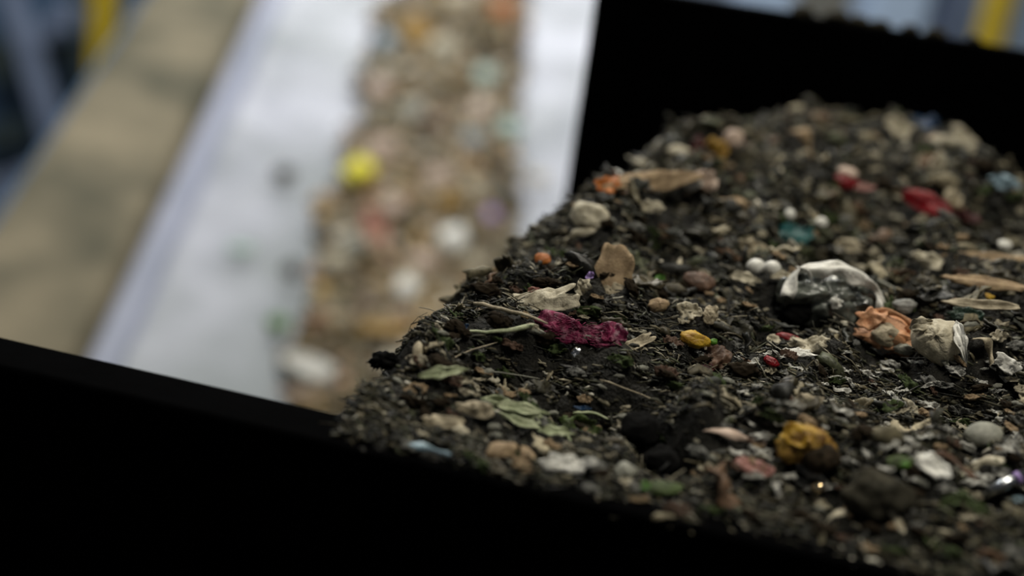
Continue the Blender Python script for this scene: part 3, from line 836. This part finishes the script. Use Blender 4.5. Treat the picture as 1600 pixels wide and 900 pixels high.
I('wood_chip', 'sheet', 'cream', 1485, 238, 60, 22, 14, 'pale blocky wood chip on the right crest', 'wood chip', k=.7, sink=0, opts=dict(rag=.05, crumple=.06, th=.2))
I('pink_scrap', 'lump', 'palepink', 1456, 229, 28, 20, 0, 'pale pink bit touching the pale wood chip on the crest', 'food scrap', k=.7, sink=0)
I('paper_scrap', 'sheet', 'cream', 1467, 266, 26, 46, 10, 'upright cream flake below the pale wood chip', 'paper', k=.8)
I('film_scrap', 'sheet', 'paleblue', 1560, 292, 50, 22, 15, 'pale blue film scrap at the far right slope', 'plastic scrap', k=.7, sink=0)
I('white_bead', 'lump', 'white', 1560, 397, 22, 16, 0, 'white bead near the right edge of the slope', 'bead', k=.5, sink=-.3, opts=dict(rough=.05, asp=(1, 1, 1)))
I('wood_sliver', 'sheet', 'tan', 1545, 414, 150, 14, 3, 'upper of two long tan wood slivers at the right edge', 'wood sliver', k=.5, opts=dict(rag=.15, crumple=.06, th=.05))
I('wood_sliver', 'sheet', 'tan', 1535, 452, 140, 22, 8, 'lower of two long tan wood slivers at the right edge', 'wood sliver', k=.5, opts=dict(rag=.2, crumple=.08, th=.05))
I('yellow_scrap', 'sheet', 'yellow', 1517, 471, 52, 14, 6, 'flat yellow scrap under the tan wood slivers', 'plastic scrap', k=.6, sink=0)
I('card_strip', 'sheet', 'beige', 1530, 488, 110, 16, 4, 'beige strip under the flat yellow scrap', 'card', k=.5, opts=dict(rag=.15, crumple=.06))
I('leaf_scrap', 'sheet', 'darkgreen', 1508, 504, 54, 24, 4, 'dark green leaf in the shade under the beige strip', 'leaf', k=.6)
I('stone', 'lump', 'grey', 1412, 490, 40, 24, 5, 'grey mottled stone between the film bag and the wood slivers', 'stone', k=.5, sink=.1)
I('twig', 'stick', 'stone', 1390, 462, 70, 9, 30, 'grey bent twig behind the film bag', 'twig', k=.5)
# --- in front, getting soft
I('mouldy_fruit', 'lump', 'ochre', 1252, 702, 96, 64, 8, 'yellow-brown rotten fruit lump near the bottom of the mound', 'fruit', k=.5, sink=.15, opts=dict(rough=.35), parts=[('yellow_rind', 'sheet', 'yellow', (-.2, .15, .4), (.5, .6, .5), 0), ('dark_hollow', 'lump', 'darkbrown', (.22, -.3, .15), (.62, .75, .8), 0)])
I('food_scrap', 'sheet', 'beige', 1262, 645, 50, 26, 0, 'beige crumbly scrap just above the rotten fruit lump', 'food scrap', k=.6)
I('glint_bead', 'lump', M_glint, 1281, 772, 20, 17, 0, 'tiny bead coloured like a warm glint below the rotten fruit lump', 'bead', k=.4, sink=-.5, opts=dict(rough=.03, asp=(1, 1, 1)))
I('egg_stone', 'lump', 'stone', 1533, 700, 54, 42, 0, 'smooth grey egg-shaped stone at the lower right', 'stone', k=.5, sink=.1, opts=dict(rough=.06, asp=(1, .8, .8)))
I('bone_scrap', 'strip', 'cream', 1540, 738, 52, 24, -32, 'cream bone-like sliver below the egg-shaped stone', 'bone', k=.6, opts=dict(asp=.4))
I('metal_tube', 'tube', M_metal, 1560, 764, 68, 18, -26, 'short silvery metal tube at the lower right edge', 'tube', k=.5, kz=1, sink=.1, parts=[('blue_band', 'tube', 'purple', (.33, 0, 0), (.12, 1.06, 1.06), 0)])
I('lettuce_leaf', 'leaf', 'palegreen', 818, 664, 150, 40, 24, 'pale green wilted leaf low on the left of the mound', 'leaf', k=.6, kz=.5, sink=.05, opts=dict(wav=.1), parts=[('leaf_lobe', 'leaf', 'palegreen', (-.05, .22, .3), (.6, .5, .5), 14), ('leaf_stalk', 'stick', 'palegreen', (.48, -.12, .1), (.3, .3, .5), -20)])
I('potato_peel', 'lump', 'tan', 776, 720, 54, 32, -6, 'tan potato-like chunk at the lower left edge of the mound', 'food scrap', k=.5, sink=.1)
I('potato_peel', 'lump', 'tan', 820, 728, 22, 34, -25, 'narrow tan chunk right of the potato-like chunk', 'food scrap', k=.5, sink=.1)
I('plastic_scrap', 'sheet', 'white', 887, 741, 92, 30, 4, 'bright white plastic scrap at the lower edge of the mound', 'plastic scrap', k=.6, sink=0, opts=dict(aspect=.4, rag=.3))
I('film_strip', 'strip', 'paleblue', 672, 716, 66, 14, 14, 'thin pale grey strip on the black wall lip at the lower left', 'plastic scrap', k=.6, sink=0, opts=dict(asp=.25, bend=.03))
I('seed', 'lump', 'cream', 718, 688, 30, 14, 14, 'small cream oval seed above the thin pale strip', 'seed', k=.6, sink=0)
I('food_scrap', 'sheet', 'beige', 690, 672, 70, 24, 6, 'beige soft scrap low on the left flank', 'food scrap', k=.6)
I('stone', 'lump', 'stone', 975, 754, 36, 32, 0, 'grey-green pebble right of the bright white plastic', 'stone', k=.5, sink=.1)
I('moss_clump', 'lump', 'moss', 1030, 780, 74, 24, 0, 'mossy green clump at the bottom edge of the mound', 'moss', k=.5, parts=[('green_tip', 'leaf', 'green', (-.3, .1, .4), (.35, .7, .6), 10)])
I('moss_clump', 'lump', 'moss', 1400, 734, 44, 24, 0, 'small bright mossy clump right of the rotten fruit', 'moss', k=.5, parts=[('green_tip', 'lump', 'green', (.1, -.2, .4), (.3, .5, .5), 10)])
I('dark_ball_and_void', 'lump', 'black', 1008, 678, 66, 58, 0, 'upper of two dark voids low in the middle, shade painted as a black lump', 'lump', k=.5, sink=.35)  # black lump coloured in where only a shaded gap lies
I('dark_ball_and_void', 'lump', 'black', 1042, 728, 66, 54, 0, 'lower of two dark voids low in the middle, shade painted as a black lump', 'lump', k=.5, sink=.35)  # second gap, its shade again painted as a black lump
I('paper_scrap', 'strip', 'palepink', 1142, 690, 96, 18, 12, 'pale pink paper strip above the bottom edge, right of the black voids', 'paper', k=.5, opts=dict(asp=.2, bend=.03))
I('paper_scrap', 'sheet', 'pink', 1178, 742, 62, 26, 18, 'dull pink crumpled scrap left of the rotten fruit', 'paper', k=.5)
I('stem', 'stick', 'palegreen', 925, 657, 56, 9, 10, 'yellow-green stem right of the wilted leaf', 'stem', k=.5, sink=-.2)
I('film_scrap', 'sheet', 'blue', 912, 646, 30, 7, 4, 'dark blue sliver just above the yellow-green stem', 'plastic scrap', k=.5, sink=-.2)
I('peel_curl', 'strip', 'cream', 1318, 820, 60, 20, -24, 'left pale curl of two arching pale curls at the bottom', 'peel', k=.5, opts=dict(asp=.3, bend=.15))
I('peel_curl', 'strip', 'cream', 1393, 822, 50, 22, 32, 'right pale curl of two arching pale curls at the bottom', 'peel', k=.5, opts=dict(asp=.3, bend=.15))
I('clod', 'lump', 'darkgrey', 1372, 785, 110, 76, 10, 'large round dark brown clod above the two arching curls', 'clod', k=.5, sink=.35, opts=dict(rough=.3))
I('skin_scrap', 'strip', 'brown', 1478, 738, 70, 24, 26, 'reddish brown strip left of the short metal tube', 'food scrap', k=.5, opts=dict(asp=.3))
I('film_scrap', 'sheet', 'white', 1455, 742, 60, 34, 30, 'glossy white film patch under the egg-shaped stone', 'plastic scrap', k=.5, sink=0)
I('film_scrap', 'sheet', 'paleblue', 1590, 790, 22, 12, 10, 'blue film bit at the right picture edge below the tube', 'plastic scrap', k=.5)

I('food_scrap', 'sheet', 'beige', 742, 652, 64, 26, 10, 'beige soft scrap just left of the wilted pale leaf', 'food scrap', k=.6)
I('leaf_scrap', 'leaf', 'palegreen', 868, 690, 60, 18, 6, 'pale green leaf tip at the right end of the wilted leaf', 'leaf', k=.6, sink=-.1)
I('leaf_scrap', 'sheet', 'moss', 905, 676, 70, 34, 10, 'olive green soft leaf under the yellow-green stem', 'leaf', k=.5)
I('paper_scrap', 'sheet', 'cream', 1230, 690, 34, 22, -30, 'pale scrap touching the left side of the rotten fruit lump', 'paper', k=.6, sink=0)
I('grass_blade', 'stick', 'stone', 780, 590, 120, 5, 6, 'dry grass blade lying below the grey-green stem', 'grass blade', k=.4, sink=-.6)
I('grass_blade', 'stick', 'beige', 985, 620, 110, 5, 22, 'dry grass blade above the two black voids', 'grass blade', k=.4, sink=-.6)
I('grass_blade', 'stick', 'beige', 730, 556, 90, 5, -20, 'dry grass blade near the left shoulder above the leek tip', 'grass blade', k=.4, sink=-.6)
I('card_scrap', 'sheet', 'beige', 1170, 395, 46, 22, 10, 'beige card flake left of the teal scrap', 'card', k=.6)
I('card_scrap', 'sheet', 'beige', 1330, 395, 60, 24, 5, 'beige card flake right of the teal scrap', 'card', k=.6)
I('paper_scrap', 'sheet', 'cream', 1455, 415, 50, 26, 25, 'pale crumpled flake left of the tan wood slivers', 'paper', k=.6)
I('leaf_scrap', 'sheet', 'tan', 1140, 330, 60, 24, -5, 'tan leaf flake on the upper slope left of the teal scrap', 'leaf', k=.6)
I('paper_scrap', 'sheet', 'cream', 1010, 330, 40, 20, 10, 'cream flake below the long tan card strip', 'paper', k=.6)

# ---- many small look-alike chips on the mound (individual things)
def copies(kind, shape, cname, label, cat, group, N, seed, Lr, asp=(.3, .65), region=None, opts=None, k=.35):
    r = np.random.default_rng(seed); protos = {}
    done = 0; tries = 0
    while done < N and tries < N * 20:
        tries += 1
        px, py = r.uniform(590, 1600), r.uniform(180, 880)
        if region and not region(px, py): continue
        s, t = plane_st(px, py)
        if float(sdist(s, t)) > -.004: continue
        P, s, t = hit(px, py)
        nrm = mound_normal(s, t)
        x, y, up, d = frame_at(P, nrm, px, py, r.normal(15, 18), k)
        v = done % 5
        if v not in protos:
            V, F = GEO[shape](seed + v * 17, **(opts or {})); V = np.asarray(V, float); e = V.max(0) - V.min(0); V = (V - (V.max(0) + V.min(0)) / 2) / e
            V[:, 2] *= .45; V[:, 1] *= r.uniform(*asp)
            o = mesh_obj(kind, V, F, col(cname)); protos[v] = o
        else:
            o = protos[v].copy(); C.objects.link(o)
        L = math.exp(r.uniform(math.log(Lr[0]), math.log(Lr[1])))
        loc = P + up * L * .10 + EZ * .006
        o.matrix_world = Matrix(((x[0] * L, y[0] * L, up[0] * L, loc[0]), (x[1] * L, y[1] * L, up[1] * L, loc[1]), (x[2] * L, y[2] * L, up[2] * L, loc[2]), (0, 0, 0, 1)))
        zone = ('high on the crest' if py < 300 else 'by the front edge' if py > 560 + (px - 600) * .24 else 'on the left flank' if px < 950 else 'on the right side' if px > 1300 else 'around the middle')
        if kind == 'silvery_flake': zone = 'left of the rotten fruit' if px < 1200 else 'just above the rotten fruit' if px < 1320 and py < 660 else 'beside and below the rotten fruit' if px < 1360 else 'beneath the orange peel and husk' if py < 650 else 'around the egg-shaped stone'
        tag(o, label + ', ' + zone, cat, group + ', ' + zone); done += 1


silver = lambda px, py: 1150 < px and 560 < py < 780
copies('paper_flake', 'sheet', 'cream', 'small cream paper flake on the mound', 'paper', 'small cream paper flakes on the mound', 75, 101, (.008, .018))
copies('grey_flake', 'sheet', 'grey', 'small grey flake on the mound', 'plastic scrap', 'small grey flakes on the mound', 80, 102, (.009, .024), asp=(.15, .45), opts=dict(crumple=.3))
copies('bark_chip', 'sheet', 'tan', 'small tan bark chip on the mound', 'bark', 'small tan bark chips on the mound', 60, 103, (.008, .02), asp=(.3, .6), opts=dict(th=.2))
copies('soil_clod', 'lump', 'darkbrown', 'dark brown crumbly clod sitting on the mound', 'clod', 'dark brown clods on the mound', 70, 104, (.012, .028), opts=dict(rough=.7))
copies('pebble', 'lump', 'stone', 'small dull pebble half buried in the mound', 'stone', 'small dull pebbles on the mound', 50, 105, (.006, .014))
copies('green_shred', 'sheet', 'moss', 'small olive green leaf shred on the mound', 'leaf', 'olive leaf shreds on the mound', 60, 106, (.012, .028), asp=(.3, .5), opts=dict(crumple=.4, rag=.4))
copies('silvery_flake', 'sheet', 'white', 'thin whitish film flake', 'plastic scrap', 'whitish film flakes on the lower right of the mound', 150, 107, (.006, .019), asp=(.16, .42), region=silver)
copies('brown_skin', 'sheet', 'brown', 'small reddish brown skin flake on the mound', 'food scrap', 'reddish brown skin flakes on the mound', 40, 108, (.008, .02))

# ------------------------------------------------------------------ the loose stuff between the pieces
V, F = scatter(62000, 11, (.004, .015), (.0012, .004), (.0006, .002), (.001, .006), .42, .42, clear=.9)
o = mesh_obj('shredded_compost', V, F, M_dark, smooth=False); tag(o, 'dark olive and brown shreds covering the whole mound', 'compost', kind='stuff')
V, F = scatter(6500, 21, (.014, .034), (.0007, .0018), (.0006, .0013), (.002, .008), .42, .3, bendr=.08, clear=.97)
o = mesh_obj('plant_fibres', V, F, M_dark, smooth=False); tag(o, 'thin straw-like fibres strewn over the dark mound', 'plant fibres', kind='stuff')


def flakes(name, N, seed, Lr, asp, lift, align, tilt, mat, label, bias=None, flat=.5):
    """ragged crumpled flakes of many sizes, merged into one heap of stuff"""
    st, d, sd, up, P = scatter(N, seed, (.01, .02), (.01, .02), (.001, .002), lift, align, tilt, bias=bias, raw=True, clear=1.0)
    r = np.random.default_rng(seed + 9); N = len(P); Vs = []; Fs = []; base = 0
    kinds = [g_sheet(seed + k, 8, 6, .45, 0, .14, .45, .6, .5) if k % 5 else g_lump(seed + k, .45, (1, .7, .5), 9, 6) for k in range(14)]
    L = np.exp(r.uniform(math.log(Lr[0]), math.log(Lr[1]), N)); W = r.uniform(*asp, N); H = r.uniform(.5, 1.1, N) * flat; kk = r.integers(0, 14, N)
    for k, (v, f) in enumerate(kinds):
        m = np.nonzero(kk == k)[0]
        if not len(m): continue
        v = np.asarray(v, float); e = v.max(0) - v.min(0); v = (v - (v.max(0) + v.min(0)) / 2) / e
        q = P[m][:, None] + (v[None, :, 0, None] * L[m][:, None, None]) * d[m][:, None] + (v[None, :, 1, None] * (L * W)[m][:, None, None]) * sd[m][:, None] + (v[None, :, 2, None] * (L * H)[m][:, None, None]) * up[m][:, None]
        f = np.array(f); ff = (np.arange(len(m))[:, None, None] * len(v) + f[None]).reshape(-1, 4) + base
        Vs.append(q.reshape(-1, 3)); Fs.append(ff); base += len(m) * len(v)
    o = mesh_obj(name, np.concatenate(Vs), np.concatenate(Fs), mat); tag(o, label, 'scraps', kind='stuff')


M_chip = island_mat('crumbs', [(0, (.012, .011, .008)), (.3, (.03, .028, .016)), (.5, (.055, .046, .028)), (.66, (.022, .024, .017)),
                    (.76, (.10, .088, .055)), (.85, (.06, .065, .034)), (.91, (.20, .175, .12)), (.965, (.40, .37, .28))], (.35, .85), .4)
M_coarse = island_mat('coarse_scraps', [(0, (.010, .010, .007)), (.25, (.028, .026, .015)), (.42, (.055, .046, .026)), (.56, (.018, .020, .014)),
                      (.66, (.11, .095, .055)), (.75, (.06, .066, .034)), (.83, (.21, .18, .115)), (.89, (.13, .075, .042)), (.93, (.40, .35, .24)), (.975, (.58, .54, .44))], (.35, .85), .4)
flakes('compost_crumbs', 9000, 31, (.005, .016), (.2, .6), (.0, .006), .45, .45, M_chip, 'fine dark and grey-brown crumbs mixed through the mound')
flakes('coarse_scraps', 3400, 41, (.014, .04), (.18, .6), (.0, .010), .5, .5, M_coarse, 'coarse torn scraps in the rear part of the dark mound', flat=.4,
       bias=lambda s, t, r: r.uniform(0, 1, len(s)) < .10 + .9 * np.clip((t - .14) / .25, 0, 1))

# crumbs lying on top of the far wall
r = np.random.default_rng(5)
for (px, n_) in ((1262, 1), (1312, 2), (1345, 3), (1385, 4), (1370, 5), (1430, 6), (1470, 7), (1530, 8)):
    s_ = .11 + (px - 1080) / 520 * .42
    V, F = g_lump(n_ * 3, .4, (1, .7, .5)); V = np.asarray(V); sz = r.uniform(.018, .034)
    o = mesh_obj('dirt_clod', V * sz, F, col('darkgrey')); o.location = P1(s_, .947, .221 + sz * .16)
    tag(o, 'dark dirt clod lying on top edge of the black far wall', 'clod', 'dirt clods on the black far wall')

# ------------------------------------------------------------------ waste on the inclined conveyor
def wstrip(v):   # left and right limits of the waste strip, as on the photo
    l = -.24 - .05 * np.clip(-v / .3, -1, 1) * (np.asarray(v) < .5); return l


def h2(u, v):
    u = np.asarray(u, float); v = np.asarray(v, float)
    cx = .02 + .03 * vnoise(v, v * 0, .5, 61); hw = .245 + .03 * vnoise(v, v * 0 + 5, .25, 62) + .03 * np.clip(-v / .4, 0, 1)
    q = np.clip(1 - (np.abs(u - cx + .03 * vnoise(u, v, .12, 63)) / hw) ** 2.2, -.5, 1)
    return np.where(q > 0, .075 * np.sqrt(np.maximum(q, 0)), q * .06) + .02 * vnoise(u, v, .09, 64) * (q > 0) + .008 * vnoise(u, v, .035, 65)


def hit2(px, py, bed=False):
    r = ray(px, py); ks = np.linspace(2.2, 6, 2500); P = CAM + ks[:, None] * r - C2
    U = P @ u2; Vv = P @ v2; W = P @ w2
    H = np.maximum(h2(U, Vv), .008)
    i = int(np.argmax(W < H)); return P2(U[i], Vv[i], H[i]), w2


ug = np.linspace(-.34, .38, 110); vg = np.linspace(-1.0, 3.1, 520); UG, VG = np.meshgrid(ug, vg); HG = h2(UG, VG)
V = (C2 + UG[..., None] * u2 + VG[..., None] * v2 + HG[..., None] * w2).reshape(-1, 3)
ii = np.arange(UG.size).reshape(UG.shape); F = np.stack([ii[:-1, :-1], ii[:-1, 1:], ii[1:, 1:], ii[1:, :-1]], -1).reshape(-1, 4)
F = F[HG.reshape(-1)[F].max(1) > -.012]
M_soil2 = pmat('dry_waste', (.19, .15, .085), (.08, .062, .035), rough=.8, spec=.3, scale=26, bump=.8, bscale=90, bdist=.01)
o = mesh_obj('waste_bed', V, F, M_soil2); tag(o, 'blurred beige strip of loose waste riding up the inclined conveyor', 'waste', kind='stuff')

N = 5200; r = np.random.default_rng(77)
u_ = r.normal(.02, .15, N); v_ = r.uniform(-.9, 3.0, N); ok = h2(u_, v_) > .0; u_ = u_[ok]; v_ = v_[ok]; N = len(u_)
Pp = C2 + u_[:, None] * u2 + v_[:, None] * v2 + (h2(u_, v_) + r.uniform(.0, .02, N))[:, None] * w2
a = r.uniform(0, 6.28, N); up = unitN(w2 + r.normal(0, .4, (N, 3))); d = np.cos(a)[:, None] * u2 + np.sin(a)[:, None] * v2; d = unitN(d - up * np.sum(d * up, 1)[:, None])
V, F = shreds(Pp, d, np.cross(up, d), up, r.uniform(.025, .08, N), r.uniform(.015, .045, N), r.uniform(.004, .014, N), r.normal(0, .1, N), 78)
M_w2 = island_mat('dry_scraps', [(0, (.27, .205, .11)), (.2, (.17, .125, .065)), (.36, (.38, .30, .19)), (.5, (.11, .085, .045)), (.6, (.55, .46, .33)), (.68, (.42, .27, .08)),
                  (.76, (.10, .10, .05)), (.86, (.75, .70, .58)), (.91, (.07, .065, .045)), (.96, (.40, .22, .13))], (.4, .8), bscale=80)
o = mesh_obj('waste_shreds', V, F, M_w2, smooth=False); tag(o, 'small beige and brown scraps covering the waste on the inclined conveyor', 'waste', kind='stuff')

J = lambda *a, **k: place(*a, where='belt', **k)
J('yellow_scrap', 'lump', 'brightyellow', 560, 286, 54, 46, 0, 'bright yellow scrap at the left edge of the far waste strip', 'plastic scrap', k=.4, sink=0)
J('salmon_scrap', 'sheet', 'salmon', 584, 375, 88, 34, 75, 'long salmon pink scrap in the far waste strip', 'plastic scrap', k=.6, sink=0)
FAR = [('white', 705, 390, 48, 54, 'white round scrap at the right of the far waste strip'), ('white', 635, 467, 42, 42, 'white round scrap low in the far waste strip'),
       ('palepink', 683, 290, 48, 36, 'pale pink scrap mid-way up the far waste strip'), ('bluegrey', 602, 78, 34, 40, 'blue grey scrap at the upper left of the far waste strip'),
       ('ochre', 652, 68, 56, 60, 'ochre lump near the top of the far waste strip'), ('orange', 785, 30, 40, 40, 'orange scrap at the top right of the far waste strip'),
       ('darkgrey', 762, 86, 44, 40, 'dark grey lump under the orange scrap'), ('mint', 756, 132, 40, 36, 'mint green scrap at the upper right of the far strip'),
       ('palepink', 592, 155, 42, 42, 'pale blob at the left edge below the blue grey scrap'), ('stone', 640, 190, 44, 44, 'grey-green round scrap in the upper far strip'),
       ('palepink', 596, 243, 48, 40, 'pale pinkish scrap above the bright yellow one'), ('cream', 690, 90, 50, 44, 'cream scrap beside the ochre lump'),
       ('cream', 712, 10, 60, 26, 'cream scrap at the very top of the far strip'), ('palepink', 750, 185, 40, 34, 'pale scrap under the mint green one'),
       ('green', 433, 522, 40, 34, 'green leafy bit at the lower left of the far strip'), ('purple', 765, 350, 24, 32, 'small purple scrap at the right edge of the far strip'),
       ('bluegrey', 740, 232, 40, 28, 'blue grey scrap at the right of the far strip'), ('mint', 792, 218, 44, 40, 'pale mint film on the bed right of the far strip'),
       ('brown', 575, 488, 56, 20, 'reddish brown sliver low in the far strip'), ('ochre', 590, 526, 120, 26, 'long ochre scrap near the bottom of the far strip'),
       ('palepink', 612, 338, 44, 34, 'pale pink lump beside the salmon scrap'), ('cream', 525, 425, 44, 40, 'cream lump at the left of the far strip, low'),
       ('darkgrey', 455, 436, 28, 34, 'dark scrap at the lower left edge of the far strip'), ('tan', 640, 320, 60, 36, 'tan lump in the middle of the far strip'),
       ('cream', 620, 590, 70, 40, 'cream lump near the bottom of the far strip'), ('stone', 555, 400, 46, 38, 'grey lump left of the white round scrap'),
       ('palepink', 660, 425, 44, 38, 'pale lump above the low white round scrap'), ('darkgrey', 443, 286, 34, 28, 'dark grey blob alone on the pale bed'),
       ('tan', 505, 330, 50, 38, 'tan lump at the left edge under the bright yellow scrap'), ('cream', 735, 425, 46, 30, 'cream lump at the lower right of the far strip'),
       ('ochre', 700, 330, 46, 28, 'ochre lump above the right white round scrap'), ('brown', 680, 205, 40, 30, 'brown lump in the upper far strip'),
       ('mint', 378, 404, 44, 20, 'faint mint smear of film on the pale bed'), ('cream', 838, 292, 34, 24, 'pale yellowish bit on the bed near the black wall edge')]
for (c_, px, py, w_, h_, lab) in FAR:
    kind = {'ochre': 'ochre_scrap', 'white': 'white_scrap', 'green': 'leaf_scrap', 'darkgrey': 'dark_lump'}.get(c_, 'waste_scrap')
    J(kind, 'lump' if w_ < 80 else 'sheet', c_, px, py, w_, h_, 5, lab, 'scrap', k=.4, sink=.1, kz=.5)
J('packaging_tray', 'sheet', 'white', 488, 590, 95, 34, 20, 'white flat packaging piece at the lower end of the far strip', 'packaging', k=.6, sink=-.4, kz=.3, opts=dict(rag=.05, crumple=.05),
  parts=[('green_underside', 'sheet', 'darkgreen', (0, -.6, -.6), (1, .6, .6), 0)])
J('packaging_scrap', 'sheet', 'palepink', 470, 628, 80, 16, 8, 'pale pink flat piece below the white packaging piece', 'packaging', k=.6, sink=0)


# many blurred scraps on the far strip, each its own thing
def far_copies(kind, cname, label, cat, group, N, seed):
    r = np.random.default_rng(seed); protos = []
    for i in range(N):
        v = r.uniform(-.45, 1.9); u = r.normal(.02, .12)
        if float(h2(u, v)) < .01: continue
        if len(protos) < 4:
            V, F = g_lump(seed + i, .4, (1, .7, .5), 14, 9); o = mesh_obj(kind, np.asarray(V), F, col(cname)); protos.append(o)
        else:
            o = protos[i % 4].copy(); C.objects.link(o)
        L = r.uniform(.03, .07); loc = P2(u, v, float(h2(u, v)) + L * .12)
        o.matrix_world = Matrix.Translation(Vector(loc)) @ Matrix.Rotation(R(15), 4, 'X') @ Matrix.Rotation(r.uniform(0, 6.28), 4, 'Z') @ Matrix.Scale(L, 4)
        tag(o, label, cat, group)


far_copies('cream_lump', 'cream', 'cream lump in the blurred waste strip on the inclined conveyor', 'scrap', 'cream lumps on the inclined conveyor', 34, 301)
far_copies('tan_lump', 'tan', 'tan lump in the blurred waste strip on the inclined conveyor', 'scrap', 'tan lumps on the inclined conveyor', 60, 302)
far_copies('brown_lump', 'brown', 'brown lump in the blurred waste strip on the inclined conveyor', 'scrap', 'brown lumps on the inclined conveyor', 60, 303)
far_copies('grey_lump', 'stone', 'greyish lump in the blurred waste strip on the inclined conveyor', 'scrap', 'greyish lumps on the inclined conveyor', 30, 304)
